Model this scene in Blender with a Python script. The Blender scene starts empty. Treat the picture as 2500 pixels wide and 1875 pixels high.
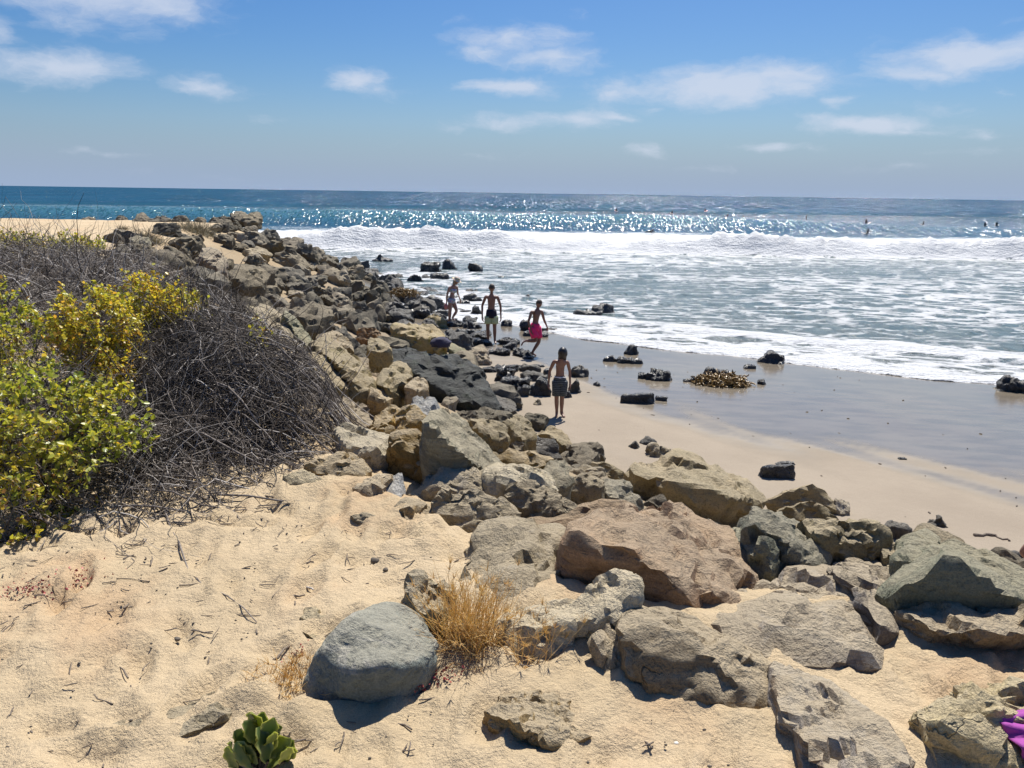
import bpy, bmesh, math, random
import numpy as np
from mathutils import Vector, Matrix

random.seed(7)
SC = bpy.context.scene
COL = SC.collection
rad = math.radians

# ------------------------------------------------------------------ camera
EYE = np.array([0.0, 0.0, 4.9])
F_PX = 1888.6                       # focal length in pixels of a 2500 x 1875 frame
PITCH = rad(13.87)
ROLL = rad(0.83)
_f = np.array([0, math.cos(PITCH), -math.sin(PITCH)])
_r0 = np.array([1.0, 0, 0])
_u0 = np.array([0, math.sin(PITCH), math.cos(PITCH)])
_r = _r0 * math.cos(ROLL) + _u0 * math.sin(ROLL)
_u = -_r0 * math.sin(ROLL) + _u0 * math.cos(ROLL)
cam_d = bpy.data.cameras.new('camera')
cam_d.sensor_width = 36.0
cam_d.lens = 36.0 * F_PX / 2500.0
cam_d.clip_start = 0.05
cam_d.clip_end = 60000.0
cam = bpy.data.objects.new('camera', cam_d)
COL.objects.link(cam)
cam.matrix_world = Matrix(((_r[0], _u[0], -_f[0], EYE[0]), (_r[1], _u[1], -_f[1], EYE[1]),
                           (_r[2], _u[2], -_f[2], EYE[2]), (0, 0, 0, 1)))
SC.camera = cam

# ------------------------------------------------------------------ sky, sun, exposure
SUN_EL, SUN_AZ = rad(57.0), rad(17.0)
SKY_STRENGTH = 0.056
SUN_STRENGTH = 4.85
world = bpy.data.worlds.new('World')
SC.world = world
world.use_nodes = True
SC.view_settings.view_transform = 'Standard'
SC.view_settings.look = 'None'
SC.view_settings.exposure = 0.5
SC.view_settings.gamma = 1.0
SC.view_settings.use_curve_mapping = False
sun_d = bpy.data.lights.new('sun', 'SUN')
sun_d.energy = SUN_STRENGTH
sun_d.angle = rad(0.53)
sun_d.color = (1.0, 0.955, 0.88)
sun = bpy.data.objects.new('sun', sun_d)
COL.objects.link(sun)
_sd = Vector((math.sin(SUN_AZ) * math.cos(SUN_EL), math.cos(SUN_AZ) * math.cos(SUN_EL), math.sin(SUN_EL)))
sun.rotation_euler = _sd.to_track_quat('Z', 'Y').to_euler()
sun.location = (20, 30, 60)
SC.cycles.use_denoising = True
SC.cycles.max_bounces = 6
SC.cycles.diffuse_bounces = 3
SC.cycles.glossy_bounces = 3
SC.cycles.transmission_bounces = 3
SC.cycles.transparent_max_bounces = 6
SC.cycles.sample_clamp_indirect = 6.0


def ray(u, v):
    """Direction through a pixel of the 2500 x 1875 photograph."""
    d = _f * F_PX + _r * (u - 1250.0) + _u * (937.5 - v)
    return d / np.linalg.norm(d)


def at_z(u, v, z):
    d = ray(u, v)
    return EYE + d * ((z - EYE[2]) / d[2])


def at_y(u, v, y):
    d = ray(u, v)
    return EYE + d * (y / d[1])


def project(p):
    q = np.asarray(p, float) - EYE
    w = q @ _f
    return 1250 + F_PX * (q @ _r) / w, 937.5 - F_PX * (q @ _u) / w


# ------------------------------------------------------------------ node helper
class NT:
    def __init__(self, tree):
        self.t = tree
        self.n = tree.nodes
        self.l = tree.links

    def new(self, typ, **kw):
        nd = self.n.new(typ)
        for k, v in kw.items():
            setattr(nd, k, v)
        return nd

    def put(self, sock, val):
        if val is None:
            return
        if isinstance(val, bpy.types.NodeSocket):
            self.l.new(val, sock)
        elif isinstance(val, (int, float)):
            try:
                sock.default_value = val
            except TypeError:
                sock.default_value = (val,) * len(sock.default_value)
        else:
            v = list(val)
            if len(sock.default_value) == 4 and len(v) == 3:
                v.append(1.0)
            sock.default_value = v

    def math(self, op, a, b=None, c=None, clamp=False):
        nd = self.new('ShaderNodeMath', operation=op, use_clamp=clamp)
        for s, v in zip(nd.inputs, (a, b, c)):
            self.put(s, v)
        return nd.outputs[0]

    def vmath(self, op, a, b=None, c=None):
        nd = self.new('ShaderNodeVectorMath', operation=op)
        for s, v in zip(nd.inputs, (a, b, c)):
            self.put(s, v)
        return nd.outputs['Value'] if op in ('LENGTH', 'DOT_PRODUCT', 'DISTANCE') else nd.outputs[0]

    def noise(self, vec, scale, detail=4.0, rough=0.55, dist=0.0, out='Fac'):
        nd = self.new('ShaderNodeTexNoise')
        self.put(nd.inputs['Vector'], vec)
        self.put(nd.inputs['Scale'], scale)
        self.put(nd.inputs['Detail'], detail)
        self.put(nd.inputs['Roughness'], rough)
        self.put(nd.inputs['Distortion'], dist)
        return nd.outputs[out]

    def voro(self, vec, scale, feature='F1', out='Distance'):
        nd = self.new('ShaderNodeTexVoronoi', feature=feature)
        self.put(nd.inputs['Vector'], vec)
        self.put(nd.inputs['Scale'], scale)
        return nd.outputs[out]

    def ramp(self, fac, a, b, lo=0.0, hi=1.0, smooth=True):
        nd = self.new('ShaderNodeMapRange', interpolation_type='SMOOTHSTEP' if smooth else 'LINEAR')
        self.put(nd.inputs['Value'], fac)
        for k, v in (('From Min', a), ('From Max', b), ('To Min', lo), ('To Max', hi)):
            self.put(nd.inputs[k], v)
        return nd.outputs[0]

    def mix(self, fac, a, b, mode='MIX'):
        nd = self.new('ShaderNodeMix', data_type='RGBA', blend_type=mode)
        self.put(nd.inputs[0], fac)
        self.put(nd.inputs[6], a)
        self.put(nd.inputs[7], b)
        return nd.outputs[2]

    def attr(self, name, out='Fac'):
        nd = self.new('ShaderNodeAttribute', attribute_name=name)
        return nd.outputs[out]

    def bump(self, h, strength, dist, normal=None):
        nd = self.new('ShaderNodeBump')
        self.put(nd.inputs['Height'], h)
        self.put(nd.inputs['Strength'], strength)
        self.put(nd.inputs['Distance'], dist)
        if normal is not None:
            self.put(nd.inputs['Normal'], normal)
        return nd.outputs[0]

    def mapping(self, vec, scale=(1, 1, 1), rot=(0, 0, 0)):
        nd = self.new('ShaderNodeMapping')
        self.put(nd.inputs['Vector'], vec)
        nd.inputs['Scale'].default_value = scale
        nd.inputs['Rotation'].default_value = rot
        return nd.outputs[0]


def new_mat(name):
    m = bpy.data.materials.new(name)
    m.use_nodes = True
    t = NT(m.node_tree)
    b = m.node_tree.nodes['Principled BSDF']
    return m, t, b


# ------------------------------------------------------------------ world shader
def build_world():
    t = NT(world.node_tree)
    t.n.clear()
    out = t.new('ShaderNodeOutputWorld')
    bg = t.new('ShaderNodeBackground')
    sky = t.new('ShaderNodeTexSky', sky_type='NISHITA')
    sky.sun_disc = False
    sky.sun_elevation = SUN_EL
    sky.sun_rotation = SUN_AZ
    sky.altitude = 0.0
    sky.air_density = 1.0
    sky.dust_density = 1.2
    sky.ozone_density = 1.6
    tc = t.new('ShaderNodeTexCoord').outputs['Generated']
    sep = t.new('ShaderNodeSeparateXYZ')
    t.put(sep.inputs[0], tc)
    az = t.math('ARCTAN2', sep.outputs[0], sep.outputs[1])
    el = t.math('ARCSINE', sep.outputs[2])
    comb = t.new('ShaderNodeCombineXYZ')
    t.put(comb.inputs[0], az)
    t.put(comb.inputs[1], el)
    p = comb.outputs[0]
    # stretched turbulence shared by all the clouds
    st = t.mapping(p, (1.0, 2.4, 1.0))
    warp = t.noise(st, 9.0, 5.0, 0.6, out='Color')
    w2 = t.vmath('SUBTRACT', warp, (0.5, 0.5, 0.5))
    pw = t.vmath('MULTIPLY_ADD', w2, (0.11, 0.035, 0.0), p)
    fb = t.noise(t.mapping(pw, (1.0, 2.2, 1.0)), 14.0, 7.0, 0.6)
    acc = None
    clouds = [  # centre and half size in pixels of the photograph, strength
        (240, -15, 260, 70, 0.9), (300, 20, 130, 45, .7), (0, 65, 55, 45, .75), (130, 158, 175, 38, 1.0), (478, 208, 95, 24, .85),
        (870, 190, 95, 36, 1.0), (930, 215, 65, 26, .6), (1250, 100, 150, 34, .85), (1190, 128, 120, 22, .7), (1350, 145, 150, 26, .8),
        (1255, 210, 140, 28, 1.0), (1240, 300, 130, 26, .7), (1400, 288, 120, 20, .8), (1495, 283, 60, 16, .75),
        (1760, 215, 330, 42, 1.05), (1900, 180, 150, 42, .95), (1500, 228, 70, 24, .75), (1600, 265, 60, 16, .6), (2055, 250, 50, 20, .75),
        (2360, 140, 160, 44, 1.0), (2480, 130, 110, 40, .9), (2260, 178, 170, 26, .85), (2120, 305, 150, 24, 1.0), (2210, 322, 90, 14, .7),
        (2455, 225, 32, 16, .5), (1570, 368, 90, 20, .5), (1900, 366, 120, 14, .6), (2370, 370, 110, 16, .5), (1430, 28, 45, 20, .5),
        (290, 372, 150, 10, .35), (2380, 330, 60, 12, .5), (1090, 315, 60, 14, .35), (2480, 60, 40, 16, .4),
        (700, 295, 90, 16, .35), (1700, 410, 160, 10, .3), (1150, 385, 170, 10, .3), (2200, 410, 130, 10, .35), (560, 430, 200, 8, .25), (2300, 250, 110, 18, .4), (1120, 50, 50, 20, .35), (2000, 300, 60, 14, .4)]
    for (u, v, w, h, k) in clouds:
        d = ray(u, v)
        a0, e0 = math.atan2(d[0], d[1]), math.asin(d[2])
        sa, se = F_PX * 1.0 / (w * 1.3), F_PX * 1.0 / (h * 1.45)
        q = t.vmath('MULTIPLY_ADD', pw, (sa, se, 0.0), (-a0 * sa, -e0 * se, 0.0))
        ln = t.vmath('LENGTH', q)
        m = t.math('MULTIPLY_ADD', ln, -k, k)
        acc = m if acc is None else t.math('SMOOTH_MAX', acc, m, 0.12)
    # fair-weather clouds of the same kind over the rest of the sky
    rest = t.noise(t.mapping(pw, (1.0, 2.6, 1.0)), 2.3, 5.0, 0.55)
    far_az = t.ramp(t.math('ABSOLUTE', az), 0.75, 1.0)
    far_el = t.ramp(el, 0.28, 0.42)
    elsewhere = t.math('MULTIPLY', t.math('MAXIMUM', far_az, far_el), t.ramp(rest, 0.52, 0.72, -0.6, 0.55))
    acc = t.math('MAXIMUM', acc, t.math('SUBTRACT', elsewhere, 0.02))
    dens = t.math('ADD', t.math('MULTIPLY_ADD', acc, 0.85, -0.22), t.math('MULTIPLY_ADD', fb, 1.1, -0.5))
    cov = t.ramp(dens, -0.05, 0.60, 0.0, 0.80)
    above = t.ramp(el, 0.0, 0.03)
    cov = t.math('MULTIPLY', cov, above)
    hsv = t.new('ShaderNodeHueSaturation')
    hsv.inputs['Saturation'].default_value = SKY_SAT
    t.put(hsv.inputs['Color'], sky.outputs[0])
    skyc = t.mix(1.0, hsv.outputs[0], SKY_TINT, 'MULTIPLY')
    # low marine haze near the horizon
    hz = t.ramp(el, -0.01, 0.26, 1.0, 0.0)
    hz = t.math('MULTIPLY', t.math('POWER', hz, 4.0), HAZE_AMT)
    skyc = t.mix(hz, skyc, HAZE_COL)
    col = t.mix(cov, skyc, CLOUD_COL)
    t.put(bg.inputs['Color'], col)
    bg.inputs['Strength'].default_value = SKY_STRENGTH
    t.l.new(bg.outputs[0], out.inputs[0])


SKY_SAT = 1.45
SKY_TINT = (0.72, 0.94, 1.21, 1)
HAZE_COL = (4.45, 5.75, 8.1, 1)
HAZE_AMT = 0.95
CLOUD_COL = (8.2, 9.0, 10.6, 1)
build_world()


# ------------------------------------------------------------------ noise in numpy
_rng = np.random.RandomState(11)
_perm = np.concatenate([_rng.permutation(256)] * 3)
_g = _rng.normal(size=(256, 3))
_g /= np.linalg.norm(_g, axis=1)[:, None]


def perlin(P):
    P = np.asarray(P, float)
    I = np.floor(P).astype(np.int64)
    f = P - I
    I &= 255
    w = f * f * f * (f * (f * 6 - 15) + 10)
    r = None
    for dx in (0, 1):
        a = _perm[I[..., 0] + dx]
        wx = w[..., 0] if dx else 1 - w[..., 0]
        for dy in (0, 1):
            b = _perm[a + I[..., 1] + dy]
            wy = wx * (w[..., 1] if dy else 1 - w[..., 1])
            for dz in (0, 1):
                g = _g[_perm[b + I[..., 2] + dz]]
                d = g[..., 0] * (f[..., 0] - dx) + g[..., 1] * (f[..., 1] - dy) + g[..., 2] * (f[..., 2] - dz)
                d = d * wy * (w[..., 2] if dz else 1 - w[..., 2])
                r = d if r is None else r + d
    return r * 1.5


def fbm(P, octaves=4, gain=0.5, lac=2.03):
    P = np.asarray(P, float)
    s, a, tot = 0, 1.0, 0
    for k in range(octaves):
        s = s + a * perlin(P * (lac ** k) + 17.3 * k)
        tot += a
        a *= gain
    return s / tot


def ridged(P, octaves=3, gain=0.55):
    s, a, tot = 0, 1.0, 0
    for k in range(octaves):
        s = s + a * (1 - 2 * np.abs(perlin(np.asarray(P) * (2.1 ** k) + 9.1 * k)))
        tot += a
        a *= gain
    return s / tot


def xy3(x, y, s, z=0.0):
    return np.stack([np.asarray(x) * s, np.asarray(y) * s, np.full(np.shape(x), z)], -1)


def sstep(a, b, x):
    t = np.clip((x - a) / (b - a), 0, 1)
    return t * t * (3 - 2 * t)


# ------------------------------------------------------------------ scene objects
def tag(o, label=None, cat=None, group=None, kind=None):
    if label:
        o['label'] = label
    if cat:
        o['category'] = cat
    if group:
        o['group'] = group
    if kind:
        o['kind'] = kind
    return o


def np_mesh(name, V, Fs, smooth=True):
    """Fs: one array (m,3) or (m,4), or a list of such arrays."""
    if not isinstance(Fs, list):
        Fs = [Fs]
    me = bpy.data.meshes.new(name)
    V = np.asarray(V, np.float32)
    me.vertices.add(len(V))
    me.vertices.foreach_set('co', V.ravel())
    tot = np.concatenate([np.full(len(f), f.shape[1], np.int32) for f in Fs])
    idx = np.concatenate([np.asarray(f, np.int32).ravel() for f in Fs])
    me.loops.add(len(idx))
    me.loops.foreach_set('vertex_index', idx)
    me.polygons.add(len(tot))
    me.polygons.foreach_set('loop_start', np.concatenate([[0], np.cumsum(tot)[:-1]]).astype(np.int32))
    me.polygons.foreach_set('loop_total', tot)
    me.polygons.foreach_set('use_smooth', np.full(len(tot), bool(smooth)))
    me.update(calc_edges=True)
    me.validate()
    return me


def add_attr(me, name, vals):
    vals = np.asarray(vals, np.float32)
    if vals.ndim == 1:
        a = me.attributes.new(name, 'FLOAT', 'POINT')
        a.data.foreach_set('value', vals)
    else:
        if vals.shape[1] == 3:
            vals = np.concatenate([vals, np.ones((len(vals), 1), np.float32)], 1)
        a = me.attributes.new(name, 'FLOAT_COLOR', 'POINT')
        a.data.foreach_set('color', vals.ravel())


def link(name, me, mat=None, loc=None, parent=None):
    o = bpy.data.objects.new(name, me)
    COL.objects.link(o)
    if mat is not None:
        if isinstance(mat, (list, tuple)):
            for m in mat:
                me.materials.append(m)
        elif not me.materials:
            me.materials.append(mat)
    if loc is not None:
        o.location = loc
    if parent is not None:
        o.parent = parent
    return o


def empty(name, loc=(0, 0, 0)):
    o = bpy.data.objects.new(name, None)
    o.empty_display_size = 0.1
    COL.objects.link(o)
    o.location = loc
    return o


def grid_faces(nr, nc):
    i = np.arange((nr - 1) * (nc - 1))
    r, c = i // (nc - 1), i % (nc - 1)
    a = r * nc + c
    return np.stack([a, a + 1, a + nc + 1, a + nc], 1)


# ------------------------------------------------------------------ terrain
Z_TOP = 3.35
EDGE = [(11, 2.4), (4, 3.05), (2.3, 3.0), (1.2, 2.75), (.3, 2.8), (-.25, 3.1), (-.6, 3.75), (-1.2, 4.6), (-1.6, 6), (-2.9, 9),
        (-5.9, 13), (-10.4, 19.5), (-13.0, 25), (-12.7, 30), (-12.6, 34), (-13.6, 36.5), (-16, 37.5), (-30, 38.5), (-90, 40)]
TOE = [(14, 5.6), (7.5, 6.8), (5.4, 7.9), (4.2, 9.2), (2.6, 10.5), (1.2, 12.3), (.1, 15), (-.9, 19), (-1.6, 23), (-2.6, 28),
       (-4.5, 36), (-6.8, 46), (-9, 52), (-14, 56), (-22, 57), (-90, 58)]


def poly_dist(x, y, pts):
    d = np.full(np.shape(x), 1e9)
    for (ax, ay), (bx, by) in zip(pts[:-1], pts[1:]):
        vx, vy = bx - ax, by - ay
        t = np.clip(((x - ax) * vx + (y - ay) * vy) / (vx * vx + vy * vy), 0, 1)
        d = np.minimum(d, np.hypot(x - ax - t * vx, y - ay - t * vy))
    return d


def inside(x, y, pts):
    pts = pts + [(-90, -30), (pts[0][0], -30)]
    r = np.zeros(np.shape(x), bool)
    n = len(pts)
    for i in range(n):
        (ax, ay), (bx, by) = pts[i], pts[(i + 1) % n]
        if ay == by:
            continue
        c = ((ay > y) != (by > y)) & (x < (bx - ax) * (y - ay) / (by - ay) + ax)
        r ^= c
    return r


def slope_t(x, y):
    """0 on the bluff top, 1 on the beach, between on the rock slope."""
    x, y = np.asarray(x, float), np.asarray(y, float)
    de, dt = poly_dist(x, y, EDGE), poly_dist(x, y, TOE)
    t = de / (de + dt + 1e-9)
    t = np.where(inside(x, y, EDGE), 0.0, t)
    return np.where(~inside(x, y, TOE), 1.0, t)


_ln = np.array([13.0, -8.5])
_ln /= np.linalg.norm(_ln)
_nrm = np.array([_ln[1], -_ln[0]])          # towards the land


def beach_z(x, y):
    d = (x - 0.0) * _nrm[0] + (y - 28.0) * _nrm[1]
    z = 0.25 + 0.045 * d
    return np.where(z < 0.25, np.maximum(z, -2.5), np.minimum(z, 1.3))


def ground_z(x, y):
    x, y = np.asarray(x, float), np.asarray(y, float)
    t = slope_t(x, y)
    top = Z_TOP + 0.03 * fbm(xy3(x, y, 0.35), 2) + 0.02 * np.clip(y - 10, 0, 30) * 0.05
    zb = beach_z(x, y) + 0.025 * fbm(xy3(x, y, 0.22, 3.0), 2)
    s = sstep(-0.02, 1.0, t) * 0.6 + t * 0.4
    z = top * (1 - s) + zb * s
    return z - 0.28 * np.sin(np.pi * np.clip(t, 0, 1)) ** 0.7


def gz(x, y):
    return float(ground_z(np.array([x]), np.array([y]))[0])


def hit(u, v, lift=0.0):
    """First point where the ray through a pixel meets the ground (+lift)."""
    d = ray(u, v)
    s = np.concatenate([np.arange(1.2, 20, 0.02), np.arange(20, 90, 0.1)])
    P = EYE + d[None] * s[:, None]
    g = ground_z(P[:, 0], P[:, 1]) + lift * sstep(0.0, .15, slope_t(P[:, 0], P[:, 1]))
    k = np.argmax(P[:, 2] < g)
    return P[k]


# water's edge: y of the last thin film as a function of x
_wpts = [(1290, 940, .2), (1330, 800, .2)]
WL = [at_z(u * 1.1302, v * 1.1302, .26)[:2] for (u, v) in
      [(1075, 698), (1130, 708), (1190, 720), (1260, 738), (1400, 757), (1560, 771), (1700, 787), (1830, 803), (2000, 822), (2212, 838)]]
WL = [(-30, 36.0), (-9, 36.0), (-5.5, 32), (-3.6, 29.0), (-2.2, 27.5)] + [tuple(p) for p in WL if p[0] > -1.6]
WL = WL + [(WL[-1][0] + 25, WL[-1][1] - 13)]
_wx, _wy = np.array([p[0] for p in WL]), np.array([p[1] for p in WL])


def water_edge(x):
    return np.interp(x, _wx, _wy) + 0.30 * fbm(xy3(x, x * 0, 0.55, 5.0), 3) + 0.1 * np.sin(np.asarray(x) * 2.1)


DRY = [at_z(u * 1.1302, v * 1.1302, .55)[:2] for (u, v) in
       [(1060, 745), (1180, 800), (1290, 860), (1390, 905), (1560, 945), (1700, 968), (1900, 1010), (2050, 1045), (2212, 1090)]]
_dx, _dy = np.array([-20] + [p[0] for p in DRY] + [40]), np.array([25] + [p[1] for p in DRY] + [2])


def build_ground():
    nr, nc = 450, 600
    r = 0.5 * np.exp(np.linspace(0, math.log(75 / 0.5), nr))
    Y = r - 1.4
    s = np.linspace(-1.12, 1.12, nc)
    s = np.sign(s) * np.abs(s) ** 1.12
    X = (r[:, None] + 0.4) * s[None]
    Y = np.repeat(Y[:, None], nc, 1)
    x, y = X.ravel(), Y.ravel()
    z = ground_z(x, y)
    t = slope_t(x, y)
    top = 1 - sstep(0.0, 0.12, t)
    near = 1 - sstep(8, 16, y)
    # trampled sand: soft dimples, scuffs and footprints
    wob = fbm(xy3(x, y, 2.2, 1.0), 3)
    dim = ridged(xy3(x, y, 5.5, 2.0), 2)
    z = z + top * near * (0.036 * wob + 0.020 * dim + 0.013 * fbm(xy3(x, y, 14, 4.0), 2))
    z = z + top * (1 - near) * 0.05 * fbm(xy3(x, y, 0.9, 6.0), 3)
    rg = random.Random(5)
    for k in range(300):
        if k < 250:
            fx, fy = rg.uniform(-2.6, 2.2), rg.uniform(1.5, 4.4)
        else:
            fx, fy = rg.uniform(-22, -9), rg.uniform(18, 36)
        a = rg.uniform(0, 6.3)
        L, W = rg.uniform(.10, .15), rg.uniform(.04, .055)
        m = (np.abs(x - fx) < .5) & (np.abs(y - fy) < .5)
        if not m.any():
            continue
        dx, dy = x[m] - fx, y[m] - fy
        p, q = dx * math.cos(a) + dy * math.sin(a), -dx * math.sin(a) + dy * math.cos(a)
        e = (p / L) ** 2 + (q / W) ** 2
        dep = rg.uniform(.014, .032)
        z[m] += top[m] * (-dep * np.exp(-e ** 2 * 1.2) + dep * .55 * np.exp(-(np.sqrt(e) - 1.45) ** 2 * 7)
                          + .0022 * np.sin(p * 260) * np.exp(-e))
    for (bx, by, br) in BOULDERS:
        if by > 7:
            continue
        m = (np.abs(x - bx) < br + .5) & (np.abs(y - by) < br + .5)
        dd = np.hypot(x[m] - bx, y[m] - by)
        z[m] += top[m] * .013 * np.exp(-((dd - br) / .13) ** 2) * (.7 + .9 * fbm(xy3(x[m], y[m], 3.0, 8.0), 2))
    # beach: run-off channels around stones, long gentle ripples
    bch = sstep(.9, 1.0, t)
    z = z + bch * 0.010 * fbm(np.stack([x * 0.9, y * 0.35, x * 0], -1), 3)
    # moisture
    d_off = y - water_edge(x)
    dry_y = np.interp(x, _dx, _dy)
    stre = fbm(np.stack([(x * .84 + y * .55) * 1.3, (-x * .55 + y * .84) * .25, x * 0 + 2], -1), 4)
    pud = fbm(np.stack([x * .5, y * .28, x * 0 + 8], -1), 3)
    wet = sstep(-2.6, 2.2, (y - dry_y) + 2.6 * stre + 1.4 * pud)
    pool = sstep(.16, .32, pud + .3 * stre) * sstep(16, 20, y) * sstep(3.0, 0.5, x)
    wet = np.clip(np.maximum(wet, pool), 0, 1) * sstep(.85, 1.0, t)
    wet = np.maximum(wet, sstep(-1.5, 0.2, d_off) * sstep(.5, .8, t))
    low = sstep(1.3, .3, z) * sstep(.3, .9, t) * sstep(14, 24, y)
    wet = np.maximum(wet, low * .85)
    me = np_mesh('ground', np.stack([x, y, z], 1), grid_faces(nr, nc))
    add_attr(me, 'wet', wet)
    add_attr(me, 'beach', sstep(.35, .8, t))
    add_attr(me, 'slope', np.clip(np.sin(np.pi * np.clip(t, 0, 1)) * 1.6, 0, 1) * (t > 0.02))
    o = link('ground', me, M['sand'])
    tag(o, 'pale sandy bluff top, rock bank and beach below it', None, None, 'structure')
    return o


# ------------------------------------------------------------------ sea
def sea_fields(x, y):
    we = water_edge(x)
    d = y - we
    zb = beach_z(x, y)
    lowx = fbm(np.stack([x * .03, y * .02, x * 0 + 1], -1), 2)
    # the standing swell about to break, further out
    yc = 121 + 7 * fbm(np.stack([x * .013, x * 0, x * 0 + 4], -1), 2) - 0.05 * x
    amp = 2.0 * (1 - .62 * sstep(20, 75, x)) * (1 + .22 * fbm(np.stack([x * .045, x * 0, x * 0 + 7], -1), 3))
    q = y - yc
    sw1 = amp * np.where(q < 0, np.exp(-(q / 7.0) ** 2), np.exp(-(q / 17.0) ** 2))
    yc2 = 205 + 14 * fbm(np.stack([x * .008, x * 0, x * 0 + 14], -1), 2)
    q2 = y - yc2
    sw2 = 0.8 * np.where(q2 < 0, np.exp(-(q2 / 16) ** 2), np.exp(-(q2 / 30) ** 2))
    # broken bore of white water
    yb = 66.5 + 2.5 * fbm(np.stack([x * .05, x * 0, x * 0 + 2], -1), 3) + 0.6 * fbm(np.stack([x * .4, x * 0, x * 0 + 3], -1), 2) - .02 * x
    qb = y - yb
    up = sstep(-.6, 2.6, qb)
    bore = up * (0.26 + (.95 + 1.3 * fbm(np.stack([x * .05, x * 0, x * 0 + 61], -1), 4)) * np.exp(-np.clip(qb - 2.6, 0, 99) / 11.0)) * (1 - sstep(30, 46, qb))
    lump = fbm(np.stack([x * .23, y * .30, x * 0 + 5], -1), 5, .6)
    lump2 = ridged(np.stack([x * .9 + y * .3, y * .8, x * 0 + 9], -1), 4) - .2
    bore = bore + up * np.exp(-((qb - 2.2) / 4.5) ** 2) * (1.0 * lump + .34 * lump2) + up * (1 - sstep(10, 36, qb)) * .06 * lump2
    # chop
    inner = sstep(0, 10, d) * (1 - sstep(64, 70, y))
    chop = inner * (.085 * fbm(np.stack([x * .16, y * .42, x * 0 + 6], -1), 4) + .035 * fbm(np.stack([x * .7, y * 1.3, x * 0 + 2], -1), 3))
    outer = sstep(95, 120, y)
    fade = 1 / (1 + (y / 500.0) ** 1.0)
    chop = chop + outer * (.17 * fbm(np.stack([x * .10, y * .16, x * 0 + 3], -1), 4) + .05 * fbm(np.stack([x * .6, y * .8, x * 0 + 1], -1), 2)) * (.35 + fade)
    # a second, lower roll of swash just off the beach
    qs = d - 5.2 - 1.6 * fbm(np.stack([x * .16, x * 0, x * 0 + 21], -1), 3)
    roll = .16 * np.exp(-(qs / 1.1) ** 2) * sstep(-3, 2, x)
    lvl = .25 * np.exp(-np.clip(d, 0, 99) / 9.0) + sw1 + sw2 + bore + chop + roll
    film = zb + .012 + .035 * (1 - np.exp(-np.clip(d, 0, 9) / .25)) + .02 * np.clip(d, 0, 2)
    lump_e = .05 * np.exp(-np.clip(d, 0, 9) / 2.5) * (fbm(np.stack([x * 2.2, y * 2.2, x * 0 + 3], -1), 3) + .25) * sstep(0, .3, d)
    z = np.maximum(lvl, film) + lump_e
    z = np.where(d < 0, zb - .02 + .35 * np.maximum(d, -3), z)
    # foam cover
    edge = np.exp(-np.clip(d, 0, 99) / 3.0) * sstep(-.1, .15, d)
    wide = np.exp(-np.clip(d - 1, 0, 99) / 8.5) * .62
    surf = inner * (.30 + .30 * fbm(np.stack([x * .07, y * .16, x * 0 + 31], -1), 3) + .10 * sstep(45, 60, y) * lowx)
    left = sstep(3.0, -2.5, x) * sstep(50, 30, y) * .75
    bo = sstep(-.5, .4, qb) * (1.25 - .55 * sstep(8, 34, qb)) * (1 - sstep(16, 40, qb + 22 * fbm(np.stack([x * .035, y * .05, x * 0 + 71], -1), 4) + 6 * lump))
    pre = np.exp(-np.clip(-qb, 0, 99) / 4.0) * (qb < 0) * .62
    roll_f = np.exp(-((qs - .2) / 1.6) ** 2) * .78 * sstep(-3, 2, x)
    cap = .0 * sstep(.6, 1.0, fbm(np.stack([x * .05, y * .05, x * 0 + 41], -1), 3) * 2 + sw1 * .25) * outer
    foam = np.maximum.reduce([edge * 1.15, wide, surf, left, bo, pre, roll_f, cap])
    foam = np.where(d < 0, 0, foam)
    return z, foam, d, sw1, bore


def sea_z(x, y):
    return float(sea_fields(np.array([float(x)]), np.array([float(y)]))[0][0])


def build_sea():
    nr, nc = 560, 620
    dv = np.concatenate([np.geomspace(.12, 8, 110), np.linspace(8, 300, nr - 110 + 1)[1:]])[::-1]
    Y = 4.9 * 774 / dv
    s = np.linspace(-.98, .98, nc)
    X = Y[:, None] * s[None]
    Y = np.repeat(Y[:, None], nc, 1)
    x, y = X.ravel(), Y.ravel()
    z, foam, d, sw1, bore = sea_fields(x, y)
    deep = np.array([.018, .072, .128])
    mid = np.array([.020, .080, .122])
    turq = np.array([.045, .150, .180])
    shal = np.array([.080, .130, .138])
    silt = np.array([.17, .155, .12])
    k = sstep(95, 330, y)[:, None]
    c = mid * (1 - k) + deep * k
    k = (1 - sstep(60, 118, y))[:, None]
    c = c * (1 - k) + shal * k
    k = np.clip(sw1 / 1.5, 0, 1)[:, None] * (sstep(140, 118, y) * (1 - .6 * sstep(0, 60, x)))[:, None]
    c = c * (1 - k) + turq * k
    k = np.exp(-np.clip(d, 0, 99) / 5.0)[:, None] * .75
    c = c * (1 - k) + silt * k
    patch = fbm(np.stack([x * .02, y * .012, x * 0 + 51], -1), 3)[:, None]
    c = c * (1 + .35 * patch)
    me = np_mesh('sea', np.stack([x, y, z], 1), grid_faces(nr, nc))
    add_attr(me, 'foam', foam)
    add_attr(me, 'water', np.clip(c, 0, 1))
    o = link('sea', me, M['sea'])
    tag(o, 'blue green ocean with breaking white surf', None, None, 'structure')
    return o


# ------------------------------------------------------------------ ground and sea materials
M = {}


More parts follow.
